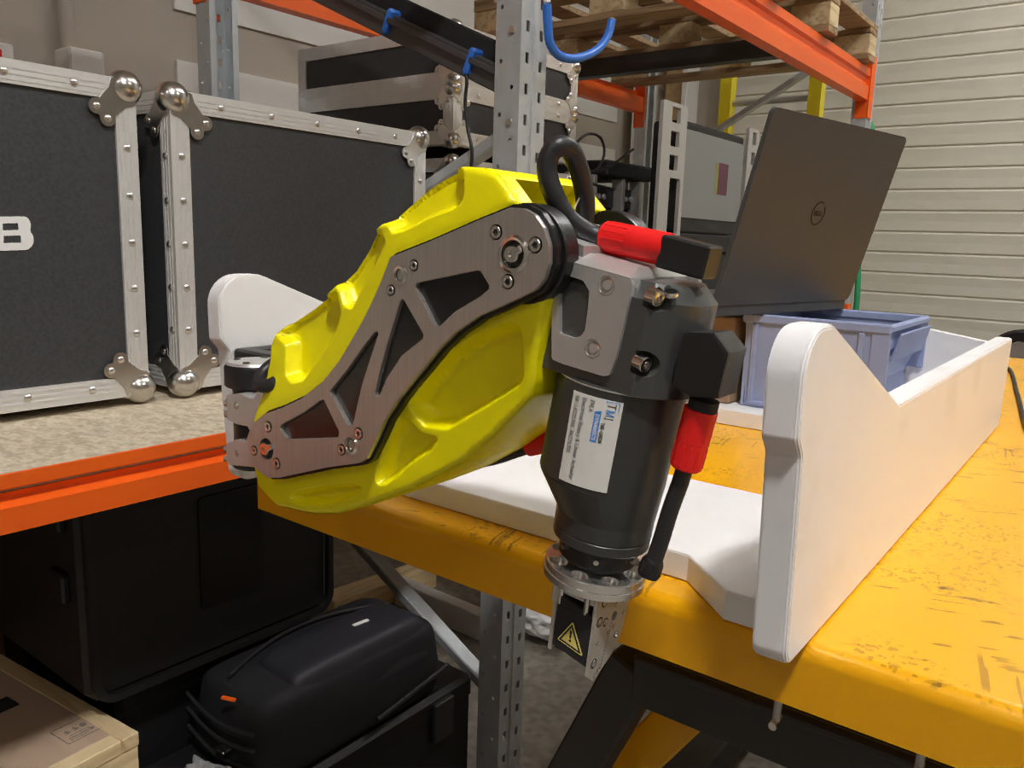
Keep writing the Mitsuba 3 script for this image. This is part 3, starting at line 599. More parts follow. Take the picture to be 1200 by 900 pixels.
# head block with cylinder front, chamfers and screw pockets
def plan(r, c, hv, ul):
    a = Point(0, 0).buffer(r, quad_segs=24).intersection(shapely.box(-.05, -hv, .05, hv))
    return a.union(shapely.box(ul, -hv+.0015, -.01, hv-.0015)).union(Polygon([(-.02, -hv+.0015), (-.004, -hv+.0015), (.012, -hv-.0002+.003), (0, 0)]))
hp = plan(.0415, 0, .0362, -.046)
cs = lambda p: m3.CrossSection([np.array(p.exterior.coords)[:-1]], m3.FillRule.EvenOdd)
head = cs(hp).extrude(.078)
top = m3.Manifold.hull_points(np.vstack([np.column_stack([np.array(hp.exterior.coords), np.full(len(hp.exterior.coords), .0546)]), np.column_stack([np.array(hp.buffer(-.009).exterior.coords), np.full(len(hp.buffer(-.009).exterior.coords), .0640)])]))
head = (m3.Manifold.hull_points(np.column_stack([np.tile(np.array(hp.exterior.coords), (2, 1)), np.repeat([0., .0547], len(hp.exterior.coords))])) + top).translate([0, 0, .1250])
inv = np.linalg.inv(np.column_stack([au, av, aw]))
def toA(p): return inv @ (p-AB)
PK = []
for (px, py, vv) in ((759,347,-.0385),(744,425,-.0385)):
    c = toA(at(px, py, 'Y', YA+vv)); 
    axis = norm([.93, -.22, -.12]); PK.append((c, axis))
    head = head - mf(cyl(c+axis*-.002+np.array([0, .0055, 0]), c+axis*.016+np.array([0, .0055, 0]), .0074, 24))
c3 = toA(at(790, 328, 'Y', YA-.028)); head = head - mf(place(box(-.006, .006, -.012, .006, -.008, .012, .0015), c3, [1, 0, 0], [0, 1, 0], [0, 0, 1]))
hk = obj('head', aput(head), M_HEAD, actu, 22)
for c, axis in PK:
    p = c+np.array([0, .0055, 0])
    obj('cap_screw', aput(lathe([(0, .0012), (.0022, .0012), (.0024, .0052), (.0042, .0052), (.0047, .0045), (.0047, -.002), (0, -.002)][::-1], p, axis, 24)), M_CHROME, hk)
obj('cap_screw', aput(cyl(c3+[0, .000, -.009], c3+[.0, -.001, -.0062], .0042, 24, .0006)), M_CHROME, hk)
obj('seam', aput(hull(ring_pts(.0409, .1238, -.0050), ring_pts(.0409, .1247, -.0050))), M_MILL, hk)
# bracket plates of the head
YB = YA-.0388
BK = [(646,302),(668,307),(700,316),(739,327),(741,334),(724,410),(721,421),(714,440),(706,441),(660,427),(646,421)]
OP = [(655,321),(668,324),(683,329),(690,341),(689,358),(685,387),(680,394),(672,396),(655,391)]
bkp = rounded(Polygon(pxz(BK, YB)), .002).difference(rounded(Polygon(pxz(OP, YB)), .002))
bm = xz(bkp, YB, YB+.0045, .0006)
bk = obj('bracket', bm, M_MILL, actu, 25, label='milled aluminium bracket'); obj('bracket', mir(bm), M_MILL, actu, 25)
for a, b in ((711,334),(695,408)):
    c = at(a, b, 'Y', YB); obj('dowel', lathe([(0, -.0006), (.0042, .0003), (.0044, -.0004), (.0052, -.0004), (.0054, .0006), (.0056, -.003), (0, -.003)][::-1], c, [0, -1, 0], 32), M_CHROME, bk)
tpx = [(664,290),(748,313),(739,327),(664,306)]
ta0, ta1 = at(667, 306, 'Y', YB), at(739, 326, 'Y', YB); tb0, tb1 = at(668, 290, 'Y', YB+.016), at(748, 313, 'Y', YB+.016)
tp = hull(np.array([ta0, ta1, tb0, tb1]), np.array([tb0, tb1])+[0, .045, 0], np.array([ta0, ta1])+[0, .073, 0], np.array([ta0, ta1])+[0, .004, -.006])
obj('top_plate', tp, M_MILL, actu, 20)
obj('joint_tongue', cat(cyl([J[0], YA-.030, J[2]], [J[0], YA+.030, J[2]], .020, 40, .001), hull(np.array([[J[0], YA+s*.03, J[2]+q] for s in (-1, 1) for q in (-.018, .016)]), np.array([[J[0]+.03, YA+s*.03, J[2]+q] for s in (-1, 1) for q in (-.03, .006)]))), M_MILL, actu)
# label wrapped on the cylinder
def wrap(m, r, cu, cv, ang0, w0):
    """flat mesh (x along -w, y around) bent on the cylinder about (cu, cv)"""
    m = tm(m).copy(); x, y, z = m.vertices.T; a = ang0+y/r
    m.vertices = np.column_stack([cu+(r+z)*np.cos(a), cv+(r+z)*np.sin(a), w0-x]); return aput(m)
LR, LCU = .0406, -.0070
def cylat(px, py):
    """angle and height where the line of sight of a measured label corner meets the body's cylinder"""
    o = toA(CO); d = inv @ (CD + CR*(px-600)/F - CU*(py-450)/F); o2 = np.array([o[0]-LCU, o[1]]); d2 = d[:2]
    a, b, c = d2@d2, o2@d2, o2@o2-LR**2; s = (-b-math.sqrt(max(0, b*b-a*c)))/a; p = o+d*s
    return math.atan2(p[1], p[0]-LCU), p[2]
c4 = [cylat(*p) for p in ((675,457),(732,473),(710,577),(654,560))]
A0 = (c4[0][0]+c4[3][0])/2; A1 = (c4[1][0]+c4[2][0])/2; WT = (c4[0][1]+c4[1][1])/2; WB = (c4[2][1]+c4[3][1])/2
LW_, LL = (A1-A0)*LR, WT-WB
yy = np.linspace(0, LW_, 25); v = [(x, y, z) for y in yy for x in (0, LL) for z in (.0003, .0006)]
f_ = []
for i in range(24):
    a = i*4; b = a+4; f_ += [[a+1, b+1, b+3], [a+1, b+3, a+3], [a, a+2, b+2], [a, b+2, b], [a, b, b+1], [a, b+1, a+1], [a+2, a+3, b+3], [a+2, b+3, b+2]]
lm = trimesh.Trimesh(np.array(v), np.array(f_), process=False); lm.fix_normals()
lab = obj('label_plate', wrap(lm, LR, LCU, 0, A0, WT), M_LABEL, actu, False, label='white serial number label')
def ltext(s, x, y, h, m, maxlen=None, bold=False, sx=1.):
    q = text(s, h, .0003, bold); ln_ = q.bounds[1][0]
    k_ = sx if maxlen is None else maxlen/ln_
    q = q.subdivide() if False else q
    q.apply_scale([k_, 1, 1]); q.apply_translation([x, y, .0007]); obj('print', wrap(q, LR, LCU, 0, A0, WT), m, lab, False)
u_ = LW_/10.0; e_ = LL/10.0
ltext('SN : LA221301-RA221301', .35*e_, .75*u_, .0026, M_GREYINK, 6.4*e_)
ltext('Electrical Rotary & Linear Actuator', .35*e_, 2.35*u_, .0026, M_GREYINK, 9.2*e_)
ltext('ERLA', .35*e_, 3.95*u_, .0026, M_GREYINK, 1.3*e_)
def lpoly(P, m, h=.0003):
    q = extr(P, h); q.apply_translation([0, 0, .0007]); obj('print', wrap(q, LR, LCU, 0, A0, WT), m, lab, False)
lpoly([(1.45*e_, 5.15*u_), (4.75*e_, 5.15*u_), (4.75*e_, 6.35*u_), (1.30*e_, 6.35*u_)], M_BLUEINK)
q = text('DYNAMICS', .0022, .0002, True); q.apply_scale([2.9*e_/q.bounds[1][0], 1, 1]); q.apply_translation([1.65*e_, 5.42*u_, .0011]); obj('print', wrap(q, LR, LCU, 0, A0, WT), M_WHITEINK, lab, False)
ltext('TMI-ORION', 2.45*e_, 6.65*u_, .0021, M_INK, 2.25*e_, True)
ltext('T', .28*e_, 7.25*u_, .0050, M_INK, .62*e_); ltext('M', .98*e_, 7.15*u_, .0050, M_BLUEINK, .72*e_); ltext('I', 1.88*e_, 7.05*u_, .0050, M_INK, .16*e_, True)
lpoly(LineString([(1.0*e_, 9.35*u_), (.14*e_, 9.35*u_), (.14*e_, 7.0*u_), (.30*e_, 7.0*u_)]).buffer(.0002), M_BLUEINK)
# flange with big holes
fl = m3.Manifold.cylinder(.0042, .0328, .0328, 96) + m3.Manifold.cylinder(.0042, .0335, .0335, 96).translate([0, 0, -.0050])
fl = fl + m3.Manifold.cylinder(.0100, .0322, .0322, 96).translate([0, 0, -.0050])
for k_ in range(8):
    a = math.radians(k_*45+8); fl = fl - m3.Manifold.cylinder(.0062, .0060, .0060, 28).translate([.0258*math.cos(a), .0258*math.sin(a), .0005])
fl = fl.translate([0, 0, -.0046])
fk = obj('flange', aput(fl), M_FLANGE, robot, 25, label='polished steel tool flange')
for k_ in range(8):
    a = math.radians(k_*45+30.5); c = np.array([.0292*math.cos(a), .0292*math.sin(a), -.0002])
    obj('flange_screw', aput(lathe([(0, -.0002), (.001, -.0002), (.0011, .0008), (.0019, .0008), (.0021, 0), (0, 0)][::-1], c, [0, 0, 1], 14)), M_CHROME, fk)
# gripper
tg = ta-math.radians(3.2)
gu, gw = np.array([math.cos(tg), 0, -math.sin(tg)]), np.array([math.sin(tg), 0, math.cos(tg)])
def G_(u, v, w): return AB+aw*-.005+gu*u+av*v+gw*(w+.005)
def gput(m): return place(m, G_(0, 0, 0), gu, av, gw)
gz = -.0105
grip = obj('gripper', gput(cat(box(-.016, .016, -.013, .013, gz-.014, gz, .002), box(-.0122, .0150, -.0190, .018, gz-.050, gz-.0175, .0012))), M_GLOSSBLK, robot, 25, label='black gripper housing')
obj('side_cover', gput(hull(np.array([[-.0122, -.0198, gz-.0185], [.0150, -.0198, gz-.0185], [.0150, -.0205, gz-.0515], [-.0122, -.0205, gz-.0465], [-.0122, -.017, gz-.0165], [.0150, -.017, gz-.0165], [.0150, -.017, gz-.0515], [-.0122, -.017, gz-.0465]]))), M_MATTE, grip)
FP = [(-.0215, -.0035), (-.0205, -.0015), (.0215, -.0015), (.0225, -.004), (.0200, -.026), (.0160, -.040), (.0070, -.052), (-.0075, -.0600), (-.0135, -.0635), (-.0215, -.0570), (-.0215, -.030)]
fp = rounded(Polygon(FP), .0008)
fh = [Point(.0030, -.0225).buffer(.0034)]
fpl = extr(fp.difference(shapely.union_all(fh)), .0026, .0003)
fpl_far = extr(fp.intersection(shapely.box(-.04, -.0505, .04, .01)), .0026, .0003)
for u0, sgn in ((.0152, 1), (-.0150, -1)):
    fpk = obj('finger_plate', place(fpl if sgn > 0 else fpl_far, G_(u0, 0, gz), av, gw, gu), M_FINGER, grip, 25, label='steel finger plate')
    if sgn > 0:
        for (pv, pw, r) in ((-.0130, -.0070, .0026), (-.0165, -.0195, .0028), (-.0085, -.0225, .0024), (.0125, -.0125, .0024), (-.0165, -.0490, .0027), (.0085, -.0380, .0020), (-.0125, -.0595, .0013), (-.009, -.0570, .0013), (-.0155, -.0350, .0010), (-.003, -.0320, .0011), (.0035, -.0300, .0011), (.015, -.0245, .0011)):
            obj('screw_rim', place(lathe([(r*.95, .0), (r*.95, .00035), (r*1.28, .00035), (r*1.28, 0), (r*.95, 0)][::-1], [0, 0, 0], [0, 0, 1], 18), G_(u0+.0025, pv, gz+pw), av, gw, gu), M_DKSTEEL, fpk)
            obj('finger_screw', place(lathe([(r*.45, .0001), (r*.55, .0006), (r*.9, .0006), (r, 0), (r*.45, 0)][::-1], [0, 0, 0], [0, 0, 1], 18), G_(u0+.0025, pv, gz+pw), av, gw, gu), M_CHROME, fpk)
        for j in range(24):
            if 6 <= j <= 9: continue
            f = j/23.; pv = .0055-.0125*f; pw = -.004-.052*f
            obj('seam_dash', place(box(-.0004, .0004, -.0006, .0006, 0, .0002), G_(u0+.0025, pv, gz+pw), av, gw, gu), M_INK, fpk, False)
for s in (-1, 1):
    obj('standoff', gput(cyl([.0100*s-.002, -.0175, gz-.0175], [.0100*s-.002, -.0175, gz+.001], .0024, 14)), M_CHROME, grip)
obj('guide_rod', gput(cyl([-.0150, -.0150, gz-.0085], [.0152, -.0150, gz-.0085], .0034, 18)), M_CHROME, grip)
def sign(P, m, h):
    return place(extr(P, h), G_(.0012, -.0206, gz-.0345), gu, gw*.9998+av*.016, -av)
tri = Polygon([(-.0088, -.0062), (.0092, -.0095), (-.0002, .0082)]).buffer(.0008)
obj('warning_sign', sign(tri, None, .0003), M_YELINK, grip, False, label='yellow warning triangle')
obj('warning_border', place(extr(tri.buffer(-.0009).difference(tri.buffer(-.0020)), .0002), G_(.0012, -.0211, gz-.0345), gu, gw, -av), M_INK, grip, False)
obj('warning_mark', place(cat(extr([(-.0008, -.0018), (.0002, -.002), (.0006, .0034), (-.0010, .0036)], .0002), extr(Point(-.0002, -.0036).buffer(.0008), .0002)), G_(.0012, -.0212, gz-.0345), gu, gw, -av), M_INK, grip, False)
obj('latch_wedge', gput(hull(np.array([[-.0120, -.0195, gz-.0115], [-.0120, -.0195, gz-.0175], [.0150, -.0200, gz-.0205], [.0150, -.0195, gz-.0165], [-.0120, -.012, gz-.0100], [.0150, -.012, gz-.0165]]))), M_BLACK, grip)
for u0 in (-.0158, .0160): obj('end_tab', gput(box(u0-.0012, u0+.0012, -.0222, -.0170, gz-.0170, gz-.0005, .0008)), M_FINGER, grip)
# connectors and cables on the wrist
def red_sleeve(par, p0, p1, r=.0096):
    d = norm(np.asarray(p1)-np.asarray(p0)); h = np.linalg.norm(np.asarray(p1)-np.asarray(p0))
    k = obj('red_sleeve', lathe([(0, 0), (r*.86, 0), (r*.97, .0012), (r*.97, h*.45), (r, h*.46), (r, h*.99), (r*.9, h), (0, h)], p0, d, 40), M_RED, par, 28, label='red sleeve')
    x, y, z = frame(d)
    for i in range(14):
        a = i*2*math.pi/14; q = np.asarray(p0)+(x*math.cos(a)+y*math.sin(a))*r*.965
        obj('grip_rib', beam(q+z*.0025, q+z*h*.42, .0010, .0010, x*math.cos(a)+y*math.sin(a), .0003), M_RED, k, False)
CY = YA-.012
con = [(800,390),(836,391),(853,414),(846,440),(840,468),(808,466),(786,452),(792,420)]
hexp = rounded(Polygon(pxz(con, CY-.015)), .0006)
c1 = obj('connector', xz(hexp, CY-.015, CY+.013, .0030), M_BLACK, robot, 12, label='black angled cable connector')
n0, n1 = at(826, 468, 'Y', CY), at(822, 484, 'Y', CY)
obj('neck', cyl(n0, n1, .0084, 32), M_MATTE, c1)
s0, s1_ = at(803, 548, 'Y', CY), at(822, 479, 'Y', CY)
red_sleeve(c1, s0, s1_)
cp = [at(803,546,'Y',CY), at(797,566,'Y',CY), at(786,596,'Y',CY-.002), at(775,632,'Y',CY-.004), at(766,658,'Y',CY-.006)]
obj('cable', tube(np.array(cp), .0050, 16), M_RUBBER, c1)
kb = at(763, 664, 'Y', CY-.006); kd = norm(cp[-1]-cp[-2])
obj('cable_gland', lathe([(0, -.006), (.0052, -.006), (.0068, -.003), (.0070, .004), (.0062, .0062), (0, .0065)], kb, kd, 28), M_BLACK, c1)
CY2 = YA-.004
p0, p1, p2, p3 = at(708, 277, 'Y', CY2), at(784, 293, 'Y', CY2), at(780, 293, 'Y', CY2), at(836, 308, 'Y', CY2)
d2_ = norm(p3-p2); x2 = norm(np.cross([0, 1, 0], d2_))
c2 = obj('connector', place(box(-.0090, .0098, -.0095, .0095, 0, np.linalg.norm(p3-p2), .0012), p2, -x2, [0, 1, 0], d2_) if np.dot(np.cross(-x2, [0, 1, 0]), d2_) > 0 else place(box(-.0090, .0098, -.0095, .0095, 0, np.linalg.norm(p3-p2), .0012), p2, x2, [0, 1, 0], d2_), M_BLACK, robot, 15, label='black right angled connector on the head')
red_sleeve(c2, p0, p1, .0098)
ys = [0, -.006, -.015, -.022, -.025, -.024, -.02, -.012, -.004, .004, .010, .016]
cp = [at(a, b, 'Y', CY2+y_) for (a, b), y_ in zip([(712,279),(690,273),(665,255),(649,228),(641,200),(645,180),(657,171),(668,176),(677,194),(683,216),(686,240),(684,268)], ys)]
obj('thick_cable', tube(np.array(cp), .0062, 18), M_RUBBER, c2)
obj('cable_collar', cyl(cp[0], cp[0]+.55*(cp[1]-cp[0]), .0072, 24, .001), M_RUBBER, c2)
obj('tie_tag', place(box(0, .004, -.0005, .0005, 0, .012), at(673, 244, 'Y', CY2), *frame([.3, .2, .8])), M_WHITEINK, c2, False, label='white cable tie tail')
r0, r1 = at(634, 523, 'Y', YA+.048), at(616, 521, 'Y', YA+.048)
c3k = obj('rear_cable', tube(np.array([at(a, b, 'Y', YA+.046) for a, b in ((626,523),(606,530),(578,539),(548,543),(510,538),(470,520))]), .0042, 14), M_RUBBER, robot, label='grey cable passing behind the shell')
obj('red_sleeve', cyl(at(619,523,'Y',YA+.046), at(652,516,'Y',YA+.046), .0078, 28, .001), M_RED, c3k)
# base column and fork at the tray's left end plate
bc = at(300, 440, 'Y', YM); bx = bc[0]
zt_, zb_ = at(300, 425, 'Y', YM)[2], at(300, 556, 'Y', YM-.02)[2]
zz = lambda py: at(300, py, 'Y', YM-.02)[2]
base = obj('base_column', cat(lathe([(0, zb_), (.022, zb_), (.0245, zb_+.004), (.0245, zz(534)), (.021, zz(532)), (.021, zz(460)), (0, zz(460))], [bx, YM, 0], [0, 0, 1], 48)), M_BLACK, robot, 30)
obj('cap', lathe([(0, zz(460)), (.026, zz(460)), (.0278, zz(458)), (.0278, zz(437)), (.0262, zz(433)), (0, zz(433))], [bx, YM, 0], [0, 0, 1], 56), M_BLACK, base)
obj('cap_plate', cat(lathe([(0, zz(433)), (.0262, zz(433)), (.0245, zz(430)), (.010, zz(429)), (0, zz(429))], [bx, YM, 0], [0, 0, 1], 56)), M_MILL, base, label='grey metal cap plate')
for k_ in range(4):
    a = k_*math.pi/2+.5; c = np.array([bx+.018*math.cos(a), YM+.018*math.sin(a), zz(430)]); obj('cap_screw', cyl(c, c+[0, 0, .0012], .0032, 14), M_DKSTEEL, base)
FK = [(265,463),(279,461),(296,468),(305,452),(313,447),(336,447),(336,470),(326,484),(308,500),(301,520),(305,545),(300,548),(268,545),(265,540),(265,520),(276,515),(287,517),(293,507),(290,500),(276,497),(266,492)]
fkp = rounded(Polygon(pxz(FK, YM-.030)), .0012)
fork = obj('fork', xz(fkp, YM-.030, YM+.030, .001), M_MILL, robot, 22, label='milled grey fork bracket')
for a, b in ((277,475),(278,531)):
    c = at(a, b, 'Y', YM-.030); obj('fork_screw', lathe([(0, .0), (.0018, .0), (.0028, .0006), (.003, -.001), (0, -.001)][::-1], c, [0, -1, 0], 18), M_CHROME, fork)
for a, b in ((266,472),(266,485),(266,526),(266,537)):
    c = at(a, b, 'Y', YM-.020); obj('fork_screw', cyl(c+[.004, 0, 0], c+[-.0012, 0, 0], .0034, 16, .0006), M_CHROME, fork)
obj('joint_barrel', cyl([L[0], YM-.046, L[2]], [L[0], YM+.046, L[2]], .022, 40, .001), M_GASKET, robot)
rc = at(322, 437, 'Y', YM-.040)
tor = [rc+[.0130*math.cos(a), .0120*math.sin(a), .0095*math.sin(a)] for a in np.linspace(0, 2*math.pi, 40)]
obj('cable_loop', tube(np.array(tor), .0055, 16, 0), M_RUBBER, robot)
# the arm was measured at a slightly larger distance: bring it to its true size in front of the table's edge
SR = .89
for k_ in list(scene):
    if k_.startswith(robot+'__'): scene[k_]['to_world'] = T4().translate(CO.tolist()).scale([SR]*3).translate((-CO).tolist())
bs_ = CO+(np.array([bx, YM, zt_])-CO)*SR
mt_ = at(300, 411, 'Y', .425)[2]
obj('mount_plate', cat(box(-.6345, bs_[0]+.015, .4185, .4360, ZT+.0215, mt_, .002), box(-.6345, -.6225, .420, .500, ZT+.0215, mt_, .002)), M_BLACK, base)
# ================================================================== below the rack
t = thing('equipment_trunk', 'large black hard case standing under the rack shelf', 'trunk')
tx = -1.25; y0, y1, z0, z1 = .545, 1.04, CZ-.772, CZ-.362
obj('body', box(tx-.42, tx, y0, y1, z0, z1, .02), M_DKBOX, t)
fr_ = rounded(shapely.box(y0+.012, z0+.012, y1-.012, z1-.012), .03)
obj('rim', yz(fr_.buffer(.010).difference(fr_.buffer(-.004)), tx-.002, tx+.012, .003), M_BLACK, t)
obj('inset_panel', yz(rounded(shapely.box(y0+.20, z0+.10, y0+.33, z1-.10), .01), tx-.001, tx+.004, .001), M_GLOSSBLK, t)
obj('latch', box(tx-.10, tx-.045, y0-.012, y0+.002, z0+.17, z0+.22, .004), M_BLACK, t)
obj('latch', box(tx-.10, tx-.045, y0-.012, y0+.002, z0+.29, z0+.34, .004), M_BLACK, t)
t = thing('equipment_trunk', 'low black trunk on the floor under the hard case and behind the bag', 'trunk')
obj('body', box(-1.80, -1.305, .615, 1.03, .0, .490, .012), M_DKBOX, t)
obj('lid', box(-1.805, -1.300, .610, 1.035, .430, .4975, .012), M_BLACK, t)
t = thing('equipment_trunk', 'black latched trunk carrying the soft bag beside the near upright', 'trunk')
c = at(515, 762, 'X', -1.12)
ex1 = 1.268
obj('body', box(-1.293, -1.052, .62, ex1, 0.002, .295, .010), M_DKBOX, t)
obj('lid', box(-1.295, -1.050, .617, ex1+.003, .270, .3245, .010), M_BLACK, t)
obj('latch', box(-1.10, -1.08, ex1-.002, ex1+.012, .23, .30, .003), M_CHROME, t); obj('latch', box(-1.053, -1.040, ex1-.13, ex1-.07, .22, .31, .003), M_DKSTEEL, t)
# soft bag
def superbox(c, h, e=4., n=40, z_taper=.0, seed=1, wob=.006):
    s = trimesh.creation.icosphere(5); v = s.vertices; v = np.sign(v)*np.abs(v)
    k_ = (np.abs(v)**e).sum(1)**(-1/e); v = v*k_[:, None]
    v = v*(1-z_taper*(v[:, 2:]*.5+.5)*[1, 1, 0]); v = v*h
    v = v*(1+wob*8*(meshkit.fbm(v*9+seed, 3, seed)-.5)[:, None]); s.vertices = v+c; return s
bag = thing('soft_bag', 'black padded camera bag with zipped pocket lying under the rack', 'bag')
bcx, bcy, bz0 = -1.172, .960, .3248
bm_ = superbox(np.array([bcx, bcy, bz0+.080]), np.array([.118, .240, .082]), 8., z_taper=.10); bm_.vertices[:, 2] = np.maximum(bm_.vertices[:, 2], bz0+.001)
obj('body', bm_, M_BAG, bag, True)
pk = superbox(np.array([bcx+.035, bcy+.02, bz0+.130]), np.array([.080, .200, .052]), 7., z_taper=.22, seed=4); obj('pocket', pk, M_BAGTOP, bag, True)
zp = [[bcx-.055+.0*i, bcy-.22+.05*i, bz0+.150+.016*math.sin(math.pi*i/9)] for i in range(10)]
obj('zip', tube(np.array([[bcx-.02-.05*math.sin(math.pi*i/9), bcy-.20+.043*i, bz0+.163+.006*math.sin(math.pi*i/9)] for i in range(10)]), .0042, 10), M_RUBBER, bag)
obj('tag', place(box(-.018, .018, -.004, .004, 0, .002), [bcx+.035, bcy+.06, bz0+.1835], [.1, 1, 0], [-1, .1, 0], [0, 0, 1]), M_WHITEINK, bag, False, label='small white tag')
obj('tag', place(box(-.013, .013, -.003, .003, 0, .004), [bcx+.03, bcy-.235, bz0+.152], norm([.9, .35, 0]), norm([-.35, .9, 0]), [0, 0, 1]), M_ORANGE, bag, False, label='orange pull tag')
for zz_ in (.05, .085, .115):
    obj('piping', tube(np.array([[bcx-.10+.02*i, bcy-.236-.006*math.sin(math.pi*i/10), bz0+zz_-.012*math.sin(math.pi*i/10)] for i in range(11)]), .0035, 8), M_RUBBER, bag)
obj('buckle', box(bcx+.01, bcx+.035, bcy-.252, bcy-.234, bz0+.055, bz0+.062, .002), M_CHROME, bag)
obj('strap', tube(np.array([[bcx+.127, bcy+.02+.04*i, bz0+.03+.006*i] for i in range(6)]), .005, 8), M_RUBBER, bag)
# crumpled film by the crate
fm = trimesh.creation.icosphere(4); v = fm.vertices.copy(); v = v*(1+1.1*(meshkit.fbm(v*2.3+3, 4, 5)-.5))[:, None]
fm.vertices = v*[.075, .034, .030]; fm.apply_translation([-1.105, .665, .3250-fm.bounds[0][2]])
single('plastic_bag', fm, M_FILM, 'crumpled grey plastic film on the trunk in front of the bag', 'bag', smooth=40)
# pine crate
cc = at(163, 857, 'Z', CZ-.80); yawc = math.radians(5.5)
e1 = np.array([-math.cos(yawc), -math.sin(yawc)*1., 0]); e2 = np.array([math.sin(yawc)*-1, -math.cos(yawc), 0])*1.
e2 = np.array([math.sin(yawc), -math.cos(yawc), 0])
cr = thing('wooden_crate', 'pine and plywood crate with stamped lid in the bottom left corner', 'crate')
zt_c = cc[2]
def cbox(a0, a1, b0, b1, z0, z1, bv=.002):
    m = box(a0, a1, b0, b1, z0, z1, bv); return place(m, [cc[0], cc[1], 0], e1, e2, [0, 0, 1]) if np.cross(e1, e2)[2] > 0 else place(box(a0, a1, -b1, -b0, z0, z1, bv), [cc[0], cc[1], 0], e1, -e2, [0, 0, 1])
CL, CWd = .52, .50
obj('lid_panel', cbox(.030, CL-.03, .028, CWd-.03, zt_c-.012, zt_c-.0015), M_PLY, cr, False, label='plywood lid')
for a in ((0, CL, 0, .030), (0, CL, CWd-.03, CWd), (0, .030, .0302, CWd-.0302), (CL-.03, CL, .0302, CWd-.0302)):
    obj('frame_batten', cbox(*a, zt_c-.024, zt_c, .002), M_PINE if a[1]-a[0] > .1 else M_PINEY, cr, False)
for a in ((.002, .016, .002, CWd), (CL-.016, CL-.002, .002, CWd), (.017, CL-.017, .002, .016), (.017, CL-.017, CWd-.016, CWd-.002)):
    obj('side_panel', cbox(*a, .05, zt_c-.0245, .001), M_PINEY, cr, False)
for b0 in (.0, CWd-.08): obj('skid', cbox(0, CL, b0, b0+.08, 0, .0495, .003), M_PINE, cr, False)
st0 = at(90, 855, 'Z', zt_c-.001)
sr = shapely.box(-.028, -.026, .028, .026)
def stamp(g_, dx=0, dy=0):
    k_ = 1 if np.cross(e2, -e1)[2] > 0 else -1
    m = extr(g_, .0004); m.apply_translation([dx, dy, 0])
    return place(m, [st0[0], st0[1], zt_c-.0014], -e2, e1 if np.cross(-e2, e1)[2] > 0 else -e1, [0, 0, 1])
S = [sr.buffer(.0006).difference(sr.buffer(-.0003))]
for i, (x, y) in enumerate(((-.013, .006), (0, .006), (.013, .006))):
    S += [LineString([(x-.004, y), (x+.004, y)]).buffer(.0006), LineString([(x, y-.005), (x, y+.005)]).buffer(.0006), LineString([(x-.004, y-.005), (x+.004, y-.004)]).buffer(.0006)]
S += [Point(.013, .006).buffer(.0045).difference(Point(.013, .006).buffer(.0034)), LineString([(-.016, -.007), (.016, -.007)]).buffer(.0004), LineString([(-.020, -.014), (.020, -.014)]).buffer(.0006), LineString([(.014, -.010), (.020, -.014), (.014, -.018)]).buffer(.0006), LineString([(-.02, -.020), (.010, -.020)]).buffer(.0005)]
obj('stamp', cat(*[stamp(s_) for s_ in S]), M_GREYINK, cr, False, label='printed handling stamp')
bp_ = at(-2, 825, 'Z', zt_c-.001); obj('tape', place(box(-.03, .012, -.02, .014, 0, .0006), [bp_[0], bp_[1], zt_c-.0014], norm(e1), norm(np.cross([0, 0, 1], e1)), [0, 0, 1]), M_INK, cr, False, label='black tape patch')
single('cardboard_carton', box(-2.35, -1.83, .0, .86, .0, .84, .003), M_CARD, 'large brown carton in the dark under the rack behind the pine crate', 'box', smooth=False)
w0 = at(388, 708, 'Z', .05)
single('timber_batten', beam([w0[0], w0[1]-.02, .04], [w0[0]+.05, w0[1]+.42, .04], .09, .079, (0, 0, 1), .003), M_PINEY, 'pale timber batten on the floor behind the bag', 'batten')
wa, wb = at(468, 690, 'Z', .05), at(570, 733, 'Z', .05)
single('white_skirting', beam([wa[0], wa[1], .045], [wb[0], wb[1], .045], .05, .088, (0, 0, 1), .003), M_WHITEB, 'white plastic channel on the floor beyond the near upright', 'channel')
wp = at(622, 755, 'Z', .0)
pb = trimesh.creation.icosphere(4); v = pb.vertices.copy(); v = v*(1+.9*(meshkit.fbm(v*2.0+9, 3, 2)-.5))[:, None]; pb.vertices = v*[.13, .12, .075]; pb.apply_translation([wp[0], wp[1]+.08, -pb.bounds[0][2]])
single('plastic_wrap', pb, M_WHITEB, 'bundle of white plastic wrap on the floor behind the gripper', 'wrap', smooth=60)
# ================================================================== things on the far bay's shelf
mt = thing('rack_monitor', 'grey rack monitor with slotted silver side handles behind the laptop', 'monitor')
mx = -1.14; my0, my1 = 2.285, 2.765; mz0, mz1 = CZ+.035, CZ+.365
obj('housing', box(mx-.10, mx, my0+.005, my1-.005, mz0, mz1, .006), M_DKBOX, mt)
obj('screen', box(mx-.001, mx+.004, my0+.012, my1-.012, mz0+.045, mz1-.025, .001), M_GREYP, mt, False, label='plain grey screen')
fpy = at(846, 212, 'X', mx+.005); obj('red_patch', box(mx+.0042, mx+.0048, fpy[1]-.03, fpy[1]+.045, fpy[2]-.045, fpy[2]+.055), prin('red_patch', (.10, .03, .05), .5), mt, False, label='dark red patch on the screen')  # flat dark red patch on the screen face, olive strip beside it
obj('patch_strip', box(mx+.0042, mx+.0048, fpy[1]-.052, fpy[1]-.031, fpy[2]-.045, fpy[2]+.055), prin('red_patch2', (.22, .22, .06), .5), mt, False)
